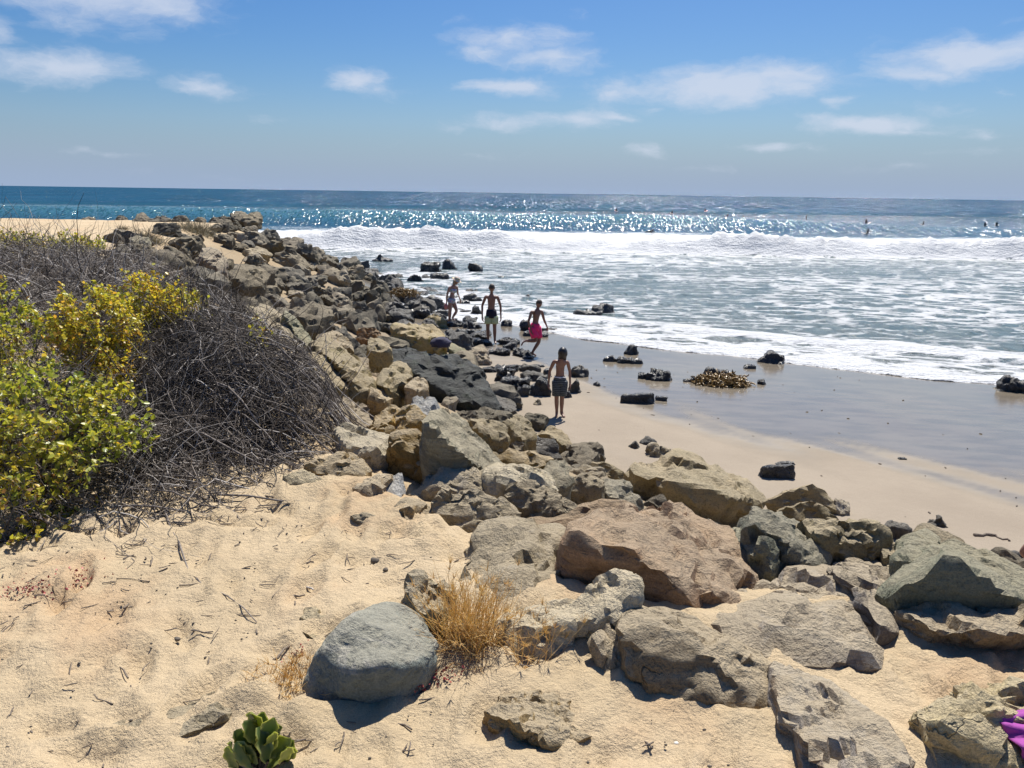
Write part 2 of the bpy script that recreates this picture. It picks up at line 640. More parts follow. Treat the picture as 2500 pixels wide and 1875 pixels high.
def make_sand():
    m, t, b = new_mat('sand')
    pos = t.new('ShaderNodeNewGeometry').outputs['Position']
    wet, bch, slp = t.attr('wet'), t.attr('beach'), t.attr('slope')
    n1 = t.noise(pos, 0.8, 5.0, 0.6)
    n2 = t.noise(pos, 7.0, 6.0, 0.65)
    n3 = t.noise(pos, 90.0, 3.0, 0.7)
    grain = t.noise(pos, 420.0, 2.0, 0.7)
    dry = t.mix(t.ramp(n1, .35, .7), (.57, .445, .285), (.495, .385, .24))
    rust = t.ramp(t.noise(pos, 1.1, 4.0, .6, .4), .50, .66)
    dry = t.mix(t.math('MULTIPLY', rust, .38), dry, (.50, .31, .17))
    dry = t.mix(t.math('MULTIPLY', t.ramp(n2, .5, .8), .35), dry, (.40, .30, .19))
    dry = t.mix(t.math('MULTIPLY', t.ramp(n3, .62, .72), .5), dry, (.19, .14, .10))
    bs = t.mix(t.ramp(n1, .3, .75), (.325, .27, .205), (.285, .235, .178))
    base = t.mix(bch, dry, bs)
    base = t.mix(t.math('MULTIPLY', slp, .6), base, (.22, .165, .10))
    wetc = t.mix(t.ramp(t.noise(t.mapping(pos, (.5, 1.4, 1), (0, 0, .55)), 2.0, 4.0), .35, .7), (.225, .187, .138), (.172, .146, .110))
    base = t.mix(t.ramp(wet, .05, .75), base, wetc)
    spk = t.mix(1.0, base, t.ramp(grain, .2, .8, .78, 1.2), 'MULTIPLY')
    t.put(b.inputs['Base Color'], spk)
    r = t.ramp(wet, .15, .95, .92, .16)
    t.put(b.inputs['Roughness'], r)
    t.put(b.inputs['Specular IOR Level'], t.ramp(wet, .2, .9, .2, .5))
    h = t.math('ADD', t.math('MULTIPLY', n2, 1.0), t.math('ADD', t.math('MULTIPLY', n3, .25), t.math('MULTIPLY', grain, .10)))
    lump = t.noise(pos, 26.0, 4.0, .6)
    h = t.math('ADD', h, t.math('MULTIPLY', lump, .38))
    st = t.ramp(wet, 0.0, .7, 1.0, .045)
    st = t.math('MULTIPLY', st, t.ramp(bch, .3, 1.0, 1.0, .35))
    t.put(b.inputs['Normal'], t.bump(h, st, .035))
    M['sand'] = m


def make_sea():
    m, t, b = new_mat('sea_water')
    pos = t.new('ShaderNodeNewGeometry').outputs['Position']
    foam = t.attr('foam')
    wc = t.attr('water', 'Color')
    # lace of foam
    wrp = t.vmath('SUBTRACT', t.noise(pos, .45, 4.0, .6, out='Color'), (.5, .5, .5))
    pw = t.vmath('MULTIPLY_ADD', wrp, (2.6, 1.8, 0), pos)
    v1 = t.voro(t.mapping(pw, (.42, .80, .0)), 1.0, 'DISTANCE_TO_EDGE')
    v2 = t.voro(t.mapping(pw, (1.3, 2.3, .0)), 1.0, 'DISTANCE_TO_EDGE')
    l1 = t.ramp(v1, 0.0, .30, 1.0, 0.0)
    l2 = t.ramp(v2, 0.0, .34, 1.0, 0.0)
    n1 = t.noise(t.mapping(pos, (.5, 1.2, 1)), 1.1, 6.0, .65)
    n2 = t.noise(pos, 5.0, 5.0, .7)
    lace = t.math('ADD', t.math('MULTIPLY', l1, .46), t.math('MULTIPLY', l2, .30))
    lace = t.math('ADD', lace, t.math('MULTIPLY_ADD', n1, .75, -.40))
    lace = t.math('ADD', lace, t.math('MULTIPLY_ADD', n2, .45, -.22))
    s = t.math('ADD', t.math('MULTIPLY_ADD', foam, 1.15, -.62), lace)
    on = t.ramp(foam, .02, .12)
    mask = t.math('MULTIPLY', t.ramp(s, .15, .49), on)
    t.put(b.inputs['Base Color'], t.mix(mask, wc, (.66, .67, .675)))
    sp = t.new('ShaderNodeSeparateXYZ')
    t.put(sp.inputs[0], pos)
    wr = t.ramp(sp.outputs[1], 25.0, 150.0, .16, .095)
    t.put(b.inputs['Roughness'], t.math('MAXIMUM', wr, t.math('MULTIPLY', mask, .8)))
    t.put(b.inputs['IOR'], 1.333)
    w1 = t.noise(t.mapping(pos, (.45, 1.0, 1)), .55, 5.0, .62)
    w2 = t.noise(t.mapping(pos, (.6, 1.0, 1)), 2.8, 4.0, .6)
    w3 = t.noise(t.mapping(pos, (.7, 1.0, 1)), 9.0, 3.0, .6)
    h = t.math('ADD', t.math('MULTIPLY', w1, 1.0), t.math('ADD', t.math('MULTIPLY', w2, .42), t.math('MULTIPLY', w3, .17)))
    nb = t.bump(h, t.ramp(sp.outputs[1], 40.0, 110.0, 1.0, .12), .62)
    fh = t.math('ADD', t.math('MULTIPLY', n2, .7), t.math('MULTIPLY', t.noise(pos, 16.0, 4.0, .65), .3))
    fh = t.math('MULTIPLY', fh, mask)
    nb = t.bump(fh, .9, .12, nb)
    # wind-ruffled facets, tilted every way: they catch the sun as separate glints
    g1 = t.noise(t.mapping(pos, (9.0, .9, 4)), 1.0, 1.0, .5, out='Color')
    g2 = t.noise(t.mapping(pos, (4.5, .28, 5)), 1.0, 1.0, .5, out='Color')
    g3 = t.noise(t.mapping(pos, (1.6, .06, 4)), 1.0, 1.0, .5, out='Color')
    farf = t.ramp(sp.outputs[1], 60.0, 150.0)
    gm = t.mix(t.ramp(sp.outputs[1], 60.0, 110.0), g1, g2)
    gm = t.mix(t.ramp(sp.outputs[1], 170.0, 300.0), gm, g3)
    # of the far ripples only the faces leaning this way are seen
    lean = t.new('ShaderNodeCombineXYZ')
    lean.inputs[0].default_value = .5
    lean.inputs[2].default_value = .5
    t.put(lean.inputs[1], t.math('MULTIPLY_ADD', farf, .015, .5))
    gg = t.vmath('SUBTRACT', gm, lean.outputs[0])
    amt = t.math('MULTIPLY', t.math('SUBTRACT', 1.0, mask), t.math('MULTIPLY_ADD', farf, .2, 2.7))
    tilt = t.vmath('MULTIPLY', gg, (1.0, 1.0, .0))
    sc = t.new('ShaderNodeVectorMath', operation='SCALE')
    t.put(sc.inputs[0], tilt)
    t.put(sc.inputs['Scale'], amt)
    nn = t.vmath('NORMALIZE', t.vmath('ADD', nb, sc.outputs[0]))
    # seen at a low angle the backs of the ripples are hidden and only the faces turned this way shine
    gs = t.new('ShaderNodeSeparateXYZ')
    t.put(gs.inputs[0], gg)
    facing = t.ramp(gs.outputs[1], -.12, -.06, 1.0, 0.0)
    facing = t.math('MULTIPLY', facing, t.ramp(sp.outputs[1], 30.0, 120.0, .6, 1.0))
    t.put(b.inputs['Specular IOR Level'], t.math('MAXIMUM', t.ramp(sp.outputs[1], 40.0, 200.0, .5, .0), facing))
    t.put(b.inputs['Normal'], nn)
    M['sea'] = m


make_sand()
make_sea()


# ------------------------------------------------------------------ rock materials
def make_rock(name, c1, c2, c3, dusty=.45, rough=.9, spec=.25, strata=.0, vein=0.0, fine=1.0, lich=None, wetband=0.0):
    """Stone with mineral mottling, sandy dust on its upward faces that also paints in their sunlit look, bedding and cracks."""
    m, t, b = new_mat(name)
    tc = t.new('ShaderNodeTexCoord').outputs['Object']
    geo = t.new('ShaderNodeNewGeometry')
    rnd = t.new('ShaderNodeObjectInfo').outputs['Random']
    off = t.math('MULTIPLY', rnd, 37.0)
    p = t.vmath('ADD', tc, off)
    big = t.noise(p, 1.7, 5.0, .6, .4)
    mid = t.noise(p, 7.0, 6.0, .68, .3)
    fin = t.noise(p, 38.0, 5.0, .7)
    gr = t.noise(p, 150.0, 3.0, .7)
    col = t.mix(t.ramp(big, .36, .66), c1, c2)
    col = t.mix(t.math('MULTIPLY', t.ramp(mid, .50, .72), .75), col, c3)
    dark = t.ramp(fin, .30, .52, .62, 1.0)
    col = t.mix(1.0, col, dark, 'MULTIPLY')
    col = t.mix(1.0, col, t.ramp(gr, .25, .75, .80, 1.22), 'MULTIPLY')
    bed = t.noise(t.mapping(p, (1.2, 2.0, 16.0), (.35, .25, .2)), 1.6, 5.0, .65, .3)
    if strata:
        col = t.mix(t.math('MULTIPLY', t.ramp(bed, .42, .60, 1.0, 0.0), strata), col, tuple(.5 * k for k in c1))
    crk = t.voro(t.vmath('MULTIPLY_ADD', t.noise(p, 4.0, 4.0, .7, out='Color'), (.45, .45, .45), p), 2.3, 'DISTANCE_TO_EDGE')
    crack = t.ramp(crk, 0.0, .014, 1.0, 0.0)
    crack = t.math('MULTIPLY', crack, t.ramp(t.noise(p, 2.1, 2.0), .56, .66))
    col = t.mix(t.math('MULTIPLY', crack, .5), col, tuple(.35 * k for k in c1))
    if vein:
        vn = t.ramp(t.noise(t.mapping(p, (1, 1, 3), (.5, .3, .2)), 3.0, 6.0, .6, 1.4), .56, .60)
        col = t.mix(t.math('MULTIPLY', vn, vein), col, (.52, .50, .46))
    if lich:
        col = t.mix(t.ramp(t.noise(p, 4.2, 5.0, .6), .56, .66, 0, .7), col, lich)
    # per-stone shade of its own
    hs = t.new('ShaderNodeHueSaturation')
    t.put(hs.inputs['Value'], t.math('MULTIPLY_ADD', rnd, .42, .80))
    t.put(hs.inputs['Saturation'], t.math('MULTIPLY_ADD', t.math('FRACT', t.math('MULTIPLY', rnd, 7.7)), .5, .75))
    t.put(hs.inputs['Color'], col)
    col = hs.outputs[0]
    if dusty:
        up = t.new('ShaderNodeSeparateXYZ')
        t.put(up.inputs[0], geo.outputs['Normal'])
        d = t.ramp(t.math('ADD', up.outputs[2], t.math('MULTIPLY_ADD', mid, .7, -.35)),   .42, .86)
        d = t.math('MULTIPLY', d, t.ramp(fin, .25, .55, .5, 1.0))
        col = t.mix(t.math('MULTIPLY', d, min(1.0, dusty * 1.5)), col, (.47, .39, .27))  # dust, strengthened so its colour also carries the contrast of sunlit tops
    t.put(b.inputs['Base Color'], col)
    t.put(b.inputs['Roughness'], rough if not wetband else t.ramp(mid, .35, .6, rough, rough + .3))
    t.put(b.inputs['Specular IOR Level'], spec)
    wv = t.vmath('MULTIPLY_ADD', t.vmath('SUBTRACT', t.noise(p, 6.0, 4.0, .7, out='Color'), (.5, .5, .5)), (.30, .30, .30), p)

    def facets(scale):
        nd = t.new('ShaderNodeTexVoronoi', feature='F1')
        t.put(nd.inputs['Vector'], wv)
        t.put(nd.inputs['Scale'], scale)
        dv = t.vmath('SUBTRACT', wv, nd.outputs['Position'])
        return t.vmath('DOT_PRODUCT', dv, t.vmath('SUBTRACT', nd.outputs['Color'], (.5, .5, .5))), nd.outputs['Color']
    f1, fc1 = facets(6.5)
    f2, fc2 = facets(19.0)
    h = t.math('ADD', t.math('MULTIPLY', mid, .9), t.math('MULTIPLY', fin, .50))
    h = t.math('ADD', h, t.math('MULTIPLY', t.math('ADD', f1, f2), t.ramp(t.noise(p, 2.6, 3.0), .42, .66, 1.2, 6.5)))
    h = t.math('ADD', h, t.math('MULTIPLY', gr, .07))
    h = t.math('ADD', h, t.math('MULTIPLY', bed, .55 if strata else .25))
    h = t.math('SUBTRACT', h, t.math('MULTIPLY', crack, .5))
    t.put(b.inputs['Normal'], t.bump(h, .95 * fine, .06))
    M[name] = m


make_rock('stone_tan', (0.403, 0.282, 0.138), (0.305, 0.228, 0.122), (0.494, 0.348, 0.168), .50)
make_rock('stone_olive', (0.267, 0.222, 0.128), (0.332, 0.258, 0.143), (0.215, 0.186, 0.112), .38)
make_rock('stone_grey', (.285, .240, .168), (.335, .28, .19), (.225, .195, .145), .42, vein=.25)
make_rock('stone_rust', (.37, .215, .105), (.29, .185, .105), (.44, .24, .10), .30, strata=.45)
make_rock('stone_pale', (.52, .445, .295), (.44, .37, .235), (.56, .49, .36), .30)
make_rock('stone_cream', (.62, .52, .33), (.53, .43, .26), (.66, .57, .40), .35)
make_rock('stone_purple', (.235, .19, .15), (.29, .235, .175), (.195, .165, .135), .55, vein=.35)
make_rock('stone_blue', (.215, .232, .208), (.17, .188, .172), (.26, .268, .235), .22, fine=.7, vein=.3)
make_rock('stone_striped', (0.360, 0.331, 0.240), (0.282, 0.261, 0.194), (0.432, 0.400, 0.301), .25, strata=.75)
make_rock('stone_white', (.50, .50, .48), (.36, .36, .34), (.58, .57, .53), .12, vein=.6)
make_rock('stone_yellow', (.38, .30, .17), (.29, .24, .14), (.44, .36, .22), .40, lich=(.30, .26, .09))
make_rock('stone_green', (0.210, 0.215, 0.153), (0.246, 0.232, 0.153), (0.180, 0.191, 0.133), .25)
make_rock('stone_dark', (.034, .042, .038), (.052, .057, .047), (.024, .031, .029), .02, .62, .4, strata=.6, lich=(.035, .055, .028))
make_rock('stone_slope', (.195, .165, .115), (.145, .128, .096), (.24, .20, .135), .22)
make_rock('stone_slope_dark', (.135, .122, .094), (.165, .147, .11), (.105, .098, .08), .12)
make_rock('stone_wet', (.030, .031, .031), (.044, .041, .037), (.022, .024, .025), .03, .16, .75, wetband=1)
make_rock('stone_damp', (.075, .07, .06), (.095, .085, .07), (.055, .055, .05), .06, .38, .5, wetband=1)


# ------------------------------------------------------------------ rock shapes
_ico = {}


def ico(level):
    if level not in _ico:
        bm = bmesh.new()
        bmesh.ops.create_icosphere(bm, subdivisions=level, radius=1.0)
        V = np.array([v.co[:] for v in bm.verts])
        Fc = np.array([[v.index for v in f.verts] for f in bm.faces])
        bm.free()
        V /= np.linalg.norm(V, axis=1)[:, None]
        _ico[level] = (V, Fc)
    return _ico[level]


def radial(planes_n, planes_d, level, p):
    D, Fc = ico(level)
    c = np.clip(D @ planes_n.T, 0, None) / planes_d[None]
    mx = c.max(1, keepdims=True)
    r = 1.0 / (mx[:, 0] * ((c / mx) ** p).sum(1) ** (1.0 / p))
    return D * r[:, None], Fc


def hull_planes(P):
    bm = bmesh.new()
    for q in P:
        bm.verts.new(q)
    bmesh.ops.convex_hull(bm, input=bm.verts)
    bm.normal_update()
    n, d = [], []
    for f in bm.faces:
        if f.calc_area() < 1e-7:
            continue
        nn = np.array(f.normal[:])
        dd = float(nn @ np.array(f.verts[0].co[:]))
        if dd < 0:
            nn, dd = -nn, -dd
        n.append(nn)
        d.append(max(dd, 1e-3))
    bm.free()
    return np.array(n), np.array(d)


def mesh_normals(V, Fc):
    a, b, c = V[Fc[:, 0]], V[Fc[:, 1]], V[Fc[:, 2]]
    fn = np.cross(b - a, c - a)
    N = np.zeros_like(V)
    for k in range(3):
        np.add.at(N, Fc[:, k], fn)
    return N / (np.linalg.norm(N, axis=1)[:, None] + 1e-12)


def fracture(V, size, rg, cells, tilt, step, soft, jig):
    """Flat broken faces: each patch of the skin gets its own small tilt and step, with ragged borders."""
    c = V[rg.randint(0, len(V), cells)]
    W = V + jig * size * np.stack([fbm(V / size * 4 + 3 * k, 3) for k in range(3)], 1)
    d2 = ((W[:, None] - c[None]) ** 2).sum(2)
    d = np.sqrt(d2) / size
    w = np.exp(-(d - d.min(1, keepdims=True)) / soft)
    w /= w.sum(1, keepdims=True)
    tl = rg.normal(size=(cells, 3)) * tilt
    of = rg.normal(size=cells) * step
    h = of[None] + ((V[:, None] - c[None]) / size * tl[None]).sum(2)
    return (w * h).sum(1)


def roughen(V, Fc, size, seed, amp=1.0, bedding=0.0):
    """Break the clean facets: fractured faces, ledges along a bedding plane, pits, worn edges."""
    rg = np.random.RandomState(seed)
    o = rg.uniform(0, 90, 3)
    N = mesh_normals(V, Fc)
    h = fracture(V, size, rg, 12, .095, .014, .012, .22)
    W = V + N * (np.clip(h, -.05, .035) * size * amp)[:, None]
    N = mesh_normals(W, Fc)
    q = W / size
    h = fracture(W, size, rg, 60, .17, .014, .007, .20)
    h = h + .016 * fbm(q * 3.0 + o, 3) + .012 * ridged(q * 7 + o, 3) + .011 * fbm(q * 19 + o, 3)
    pit = np.clip(fbm(q * 6.5 + o + 5, 2) - .25, 0, 1)
    h = h - .10 * pit
    if bedding:
        ax = rg.normal(size=3) * .45 + np.array([0, 0, 1.0])
        ax /= np.linalg.norm(ax)
        s = q @ ax * 7.5 + 1.0 * fbm(q * 2 + o, 2)
        fr = s - np.floor(s)
        h = h + bedding * .034 * (sstep(.0, .8, fr) - sstep(.82, 1.0, fr) - .45) * (1 - np.abs(N @ ax) * .7) * (.4 + fbm(q * 2.5 + o + 9, 2))
    return W + N * (np.clip(h, -.075, .042) * size * amp)[:, None]


def lobe(P, level, p, seed, amp, bedding):
    """One convex mass through the points P (world), worn by roughen()."""
    P = np.array(P, float)
    lo, hi = P.min(0), P.max(0)
    c, hs = (lo + hi) / 2, np.maximum((hi - lo) / 2, .02)
    n, d = hull_planes((P - c) / hs)
    V, Fc = radial(n, d, level, p * 8.0)
    V = V * hs + c
    size = float(np.prod(hs) ** (1 / 3) * 2)
    return roughen(V, Fc, size, seed, amp, bedding), Fc, size


_labels_seen = set()


def rock_from_lobes(name, label, cat, mat, lobes, level=4, p=22, seed=1, amp=1.0, bedding=0.0, group=None):
    Vs, Fss, k = [], [], 0
    for i, P in enumerate(lobes):
        V, Fc, _ = lobe(P, level, p, seed * 13 + i, amp, bedding)
        Vs.append(V)
        Fss.append(Fc + k)
        k += len(V)
    V, Fc = np.concatenate(Vs), np.concatenate(Fss)
    c = np.array([(V[:, 0].min() + V[:, 0].max()) / 2, (V[:, 1].min() + V[:, 1].max()) / 2, V[:, 2].min()])
    me = np_mesh(name, V - c, Fc)
    if p > 9:
        me.set_sharp_from_angle(angle=rad(30))
    o = link(name, me, M[mat], c)
    return tag(o, label, cat, group)


CROPS = {'S': (0, 0, 1.0), 'C1': (0, 400, 900 / 2212), 'C3': (1100, 650, 1400 / 2212), 'C4': (700, 900, 900 / 2212), 'C5': (0, 1000, 1000 / 1896), 'C6': (900, 1250, 1000 / 2212),
         'C7': (1500, 1100, 1000 / 2141), 'D1': (400, 500, 600 / 2212), 'D2': (900, 650, 400 / 2212), 'D3': (700, 800, 600 / 2212),
         'D4': (1150, 850, 600 / 2212), 'D5': (0, 600, 600 / 2212), 'D6': (1200, 700, 300 / 1422), 'C8': (1100, 450, 1400 / 2212)}


def px(crop, x, y):
    x0, y0, s = CROPS[crop]
    return x0 + x * s, y0 + y * s


DEBUG = False
BOULDERS = []       # (x, y, radius) of everything placed, so that the scattered ones keep clear


def hero(label, mat, crop, lobes, lift=.05, level=4, p=22, amp=1.0, bedding=0.0, seed=1, name='boulder', cat='boulder', sink=.22, y0=None, proud=.015):
    """A boulder whose corners were read off the photograph: (x, y in the crop, metres behind its foot).
    It is set down where its foot meets the bank, in its real size, with its hidden base and back added."""
    if isinstance(lobes[0], tuple):
        lobes = [lobes]
    allp = [q for L in lobes for q in L]
    low = max(allp, key=lambda q: q[1] - 40 * q[2])
    u, v = px(crop, low[0], low[1])
    if y0 is None:
        y0 = hit(u, v, lift)[1] - low[2]
    # lean the stone back no further than leaves it a believable height for its width
    kd = 1.0
    allq = np.array([px(crop, x, y) + (dd,) for (x, y, dd) in allp])
    while kd > .35 and proud < .02:
        Q = np.array([at_y(q[0], q[1], y0 + low[2] + (q[2] - low[2]) * kd) for q in allq])
        if np.ptp(Q[:, 2]) >= min(.46, .44 * np.ptp(Q[:, 0])):
            break
        kd -= .05
    lobes = [[(x, y, low[2] + (dd - low[2]) * kd) for (x, y, dd) in L] for L in lobes]
    out = []
    for L in lobes:
        P = []
        for (x, y, dd) in L:
            yy = y0 + dd
            if y0 < 3.0:
                q = hit(*px(crop, x, y))
                if slope_t(q[:1], q[1:2])[0] < .05:
                    yy = min(yy, q[1] - proud)
            P.append(at_y(*px(crop, x, y), yy))
        P = np.array(P)
        ext = []
        zmid = P[:, 2].mean()
        zlow = P[:, 2].min() + .22 * np.ptp(P[:, 2])
        dep = P[:, 1].max() - P[:, 1].min()
        for q in P:
            if q[2] < zlow:
                ext.append(q + [0, .10 * dep, -sink])
        top = P[P[:, 2] >= zmid]
        if len(top):
            wid = P[:, 0].max() - P[:, 0].min()
            for q in top:
                qq = q + [0, .16 * wid + .05, 0]
                qq[2] = q[2] - .35 * (q[2] - P[:, 2].min()) - .05
                ext.append(qq)
                qq = q + [0, .12 * wid, 0]
                qq[2] = P[:, 2].min() - sink
                ext.append(qq)
        out.append(np.concatenate([P, np.array(ext)]))
    o = rock_from_lobes(name, label, cat, mat, out, level, p, seed, amp, bedding)
    if DEBUG: print('HERO', round(y0,2), [round(float(k),2) for k in o.dimensions], label)
    A = np.concatenate(out)
    cx, cy = A[:, 0].mean(), A[:, 1].mean()
    BOULDERS.append((cx, cy, .5 * max(np.ptp(A[:, 0]), np.ptp(A[:, 1])) * .8))
    return o


def build_heroes():
    # ---- close foreground -------------------------------------------------
    hero('smooth rounded blue-grey boulder sitting on the open sand', 'stone_blue', 'S',
         [(738, 1690, .12), (785, 1725, .04), (900, 1712, 0), (990, 1672, .08), (1036, 1652, .15), (730, 1640, .2), (1072, 1575, .36),
          (1067, 1607, .25), (844, 1506, .3), (907, 1469, .45), (968, 1469, .5), (1017, 1494, .5), (1054, 1539, .45), (800, 1560, .2),
          (760, 1600, .16), (870, 1640, -.03), (960, 1620, .0)], level=5, p=6, amp=.55, seed=3)
    hero('long tan boulder with a dark pitted front running down toward the purple cloth', 'stone_tan', 'C7',
         [[(25, 930, .16), (60, 850, .28), (150, 805, .34), (330, 850, .36), (450, 920, .34), (600, 1010, .30), (850, 1130, .26), (1000, 1230, .18),
           (220, 890, .15), (420, 960, .13), (560, 1090, .11), (800, 1265, .06), (70, 1180, .06), (290, 1250, .04), (480, 1330, .02), (760, 1352, .0)]],
         level=5, p=26, amp=.75, seed=4, bedding=.6, proud=.02)
    hero('low dusty slab sloping into the bottom edge beside the long tan boulder', 'stone_purple', 'C7',
         [(840, 1120, .85), (1100, 1190, .85), (1250, 1280, .7), (1400, 1400, .5), (1580, 1640, .2), (1300, 1700, -.05), (950, 1400, .08),
          (840, 1300, .18), (1020, 1560, .12), (1110, 1690, 0), (1250, 1640, -.06), (930, 1440, .08)], level=5, p=24, amp=1.1, seed=5, bedding=.4, proud=.14)
    hero('small knobbly tan rock leaning on the left end of the long tan boulder', 'stone_tan', 'C6',
         [(1230, 690, .08), (1270, 650, .12), (1350, 620, .16), (1395, 760, .06), (1398, 880, .02), (1340, 915, 0), (1260, 865, .03), (1240, 780, .04)],
         level=4, p=12, amp=2.0, seed=6)
    hero('cream slab with an overhanging front and a raised right end behind the dry grass', 'stone_cream', 'C6',
         [[(690, 610, .12), (715, 745, .06), (800, 785, .02), (1110, 762, .0), (750, 535, .26), (870, 622, .05), (1110, 594, .05), (1000, 512, .28), (1130, 495, .28)],
          [(1010, 535, .22), (1160, 425, .32), (1330, 322, .38), (1420, 312, .36), (1465, 370, .22), (1465, 485, .14), (1340, 565, .06), (1110, 600, .05),
           (1110, 750, .03), (1240, 710, .06)]], level=5, p=22, amp=1.1, seed=7)
    hero('big grey-brown boulder with two flat faces meeting in a ridge behind the dry grass', 'stone_grey', 'C6',
         [(440, 290, .25), (455, 340, .15), (500, 200, .35), (600, 60, .55), (700, 30, .65), (840, 66, .5), (1080, 120, .75), (1200, 200, .8), (1300, 320, .7),
          (1230, 365, .5), (930, 290, .12), (1120, 425, .22), (880, 505, .0), (700, 495, .0), (560, 410, .05)], level=5, p=30, amp=1.25, seed=8, bedding=.55)
    hero('pinkish dusty slab lying low between two big brown boulders', 'stone_rust', 'D4',
         [(480, 1590, .1), (700, 1545, .3), (900, 1500, .4), (1220, 1385, .7), (1500, 1440, .7), (1320, 1580, .3), (990, 1670, .05), (760, 1640, .02)],
         level=4, p=24, seed=9, lift=.2)
    hero('largest rusty brown boulder, flat tilted top over a deep dark overhang', 'stone_rust', 'C3',
         [(470, 1042, .12), (520, 1015, .4), (740, 922, .95), (860, 903, 1.1), (1000, 985, 1.0), (1130, 1090, .7), (1152, 1190, .4), (680, 1068, -.02),
          (830, 1140, -.06), (1000, 1225, -.04), (1090, 1295, .05), (590, 1150, .3), (720, 1210, .38), (770, 1290, .36), (920, 1350, .34), (1000, 1378, .3), (1085, 1330, .15)],
         level=5, p=34, amp=1.05, seed=10, bedding=.7, y0=2.75)
    hero('huge flat-topped olive boulder standing at the edge of the beach sand', 'stone_olive', 'C7',
         [(78, 75, .35), (120, 58, .5), (310, -2, 1.0), (400, 14, 1.15), (560, 80, 1.15), (715, 185, .8), (765, 265, .55), (700, 350, .3), (640, 350, .2), (95, 112, .15),
          (280, 155, -.05), (400, 255, -.06), (540, 312, -.04), (660, 250, .05), (110, 180, .3), (160, 298, .38), (350, 305, .34)], level=5, p=34, amp=.95, seed=11, lift=.15, bedding=.3)
    hero('grey-green boulder with one large flat triangular face at the right edge', 'stone_green', 'C7',
         [[(1505, 688, .03), (1562, 792, .07), (2095, 808, .07), (2105, 765, .0), (1748, 513, .06), (1700, 470, .40), (1780, 452, .7), (2141, 620, .8), (2290, 760, .55), (2240, 850, .2)],
          [(1530, 560, .4), (1545, 445, .7), (1635, 405, .9), (1700, 440, .85), (1600, 620, .35), (1700, 560, .45)]], level=5, p=40, amp=.6, seed=12, lift=.1)
    hero('boxy yellowish mossy boulder left of the triangular grey-green one', 'stone_yellow', 'C7',
         [(985, 388, .5), (1080, 372, .6), (1380, 365, .65), (1422, 450, .2), (1415, 595, .05), (1200, 605, 0), (1130, 560, 0), (1060, 440, .08), (1390, 400, .2)],
         level=5, p=26, amp=1.2, seed=13, lift=.2)
    hero('small pitted yellow rock wedged beside the boxy mossy boulder', 'stone_yellow', 'C7',
         [(1405, 500, .2), (1460, 475, .3), (1530, 490, .3), (1530, 600, .1), (1490, 665, 0), (1420, 640, 0)], p=14, amp=1.8, seed=14, lift=.2)
    hero('dark grey-green block tucked behind the right end of the largest rusty boulder', 'stone_green', 'C7',
         [(610, 420, .4), (720, 375, .7), (850, 372, .7), (950, 480, .35), (955, 592, .25), (930, 640, .15), (830, 672, 0), (700, 650, .1), (690, 520, .08), (790, 440, .08)],
         level=5, p=28, amp=1.0, seed=15, lift=.25, bedding=.4)
    hero('long cracked grey-green slab tilting down to the boxy mossy boulder', 'stone_green', 'C7',
         [(690, 312, .5), (760, 290, .6), (940, 350, .7), (1060, 440, .5), (1150, 600, .1), (1050, 650, 0), (960, 595, .05), (930, 475, .1), (700, 375, .2)],
         level=5, p=28, seed=16, lift=.25, bedding=.6)
    hero('ridged olive boulder at the sand edge right of the huge flat-topped one', 'stone_olive', 'C7',
         [(770, 262, .2), (880, 230, .3), (1035, 174, .5), (1110, 215, .5), (1170, 280, .3), (1160, 320, .1), (900, 318, 0)], p=24, seed=17, bedding=.4)
    hero('pale olive wedge in front of the ridged boulder by the sand', 'stone_olive', 'C7',
         [(870, 310, .2), (1010, 262, .4), (1100, 280, .4), (1168, 330, .2), (1170, 372, 0), (1000, 385, 0), (930, 365, 0)], p=24, seed=18, bedding=.5)
    hero('small square grey block at the end of the ridged boulder on the sand', 'stone_grey', 'C7',
         [(1150, 250, .15), (1228, 265, .2), (1232, 312, .05), (1190, 325, 0), (1155, 300, .05)], p=20, seed=19)
    hero('broad grey-purple boulder with dusty mottled face rising out of the sand', 'stone_purple', 'C7',
         [(500, 912, .3), (660, 830, .4), (740, 715, .6), (900, 657, .8), (1040, 630, .9), (1170, 690, .8), (1340, 780, .6), (1370, 1000, .15), (1310, 1135, .03),
          (1100, 1115, 0), (900, 1125, -.02), (690, 1025, .05), (900, 800, .25), (1200, 800, .3)], level=5, p=22, amp=1.1, seed=20, bedding=.35, proud=.05)
    hero('dark purple-grey rock with a rounded shoulder beside the broad mottled boulder', 'stone_purple', 'C7',
         [(1140, 622, .6), (1250, 595, .8), (1370, 595, .9), (1480, 660, .7), (1560, 800, .4), (1570, 880, .3), (1550, 965, .1), (1440, 995, .05), (1340, 1065, 0),
          (1260, 710, .28), (1380, 900, 0)], level=5, p=20, seed=21)
    hero('sand-covered ledge of rock at the right edge below the triangular boulder', 'stone_tan', 'C7',
         [(1560, 870, .15), (1640, 800, .5), (1730, 772, .7), (1850, 770, .8), (1980, 800, .85), (2141, 812, .9), (2320, 850, .8), (2320, 960, .2), (2000, 960, 0), (1700, 950, 0)],
         level=5, p=14, amp=1.1, seed=22, sink=.1, bedding=.5, proud=.20)
    hero('pale pitted rock under the purple cloth in the bottom right corner', 'stone_pale', 'C7',
         [(1730, 1450, .1), (1770, 1360, .28), (1920, 1280, .45), (2060, 1250, .6), (2300, 1270, .7), (2320, 1720, 0), (2050, 1710, 0), (1850, 1650, -.04), (1750, 1560, 0)],
         level=5, p=12, amp=1.6, seed=23, sink=.1)
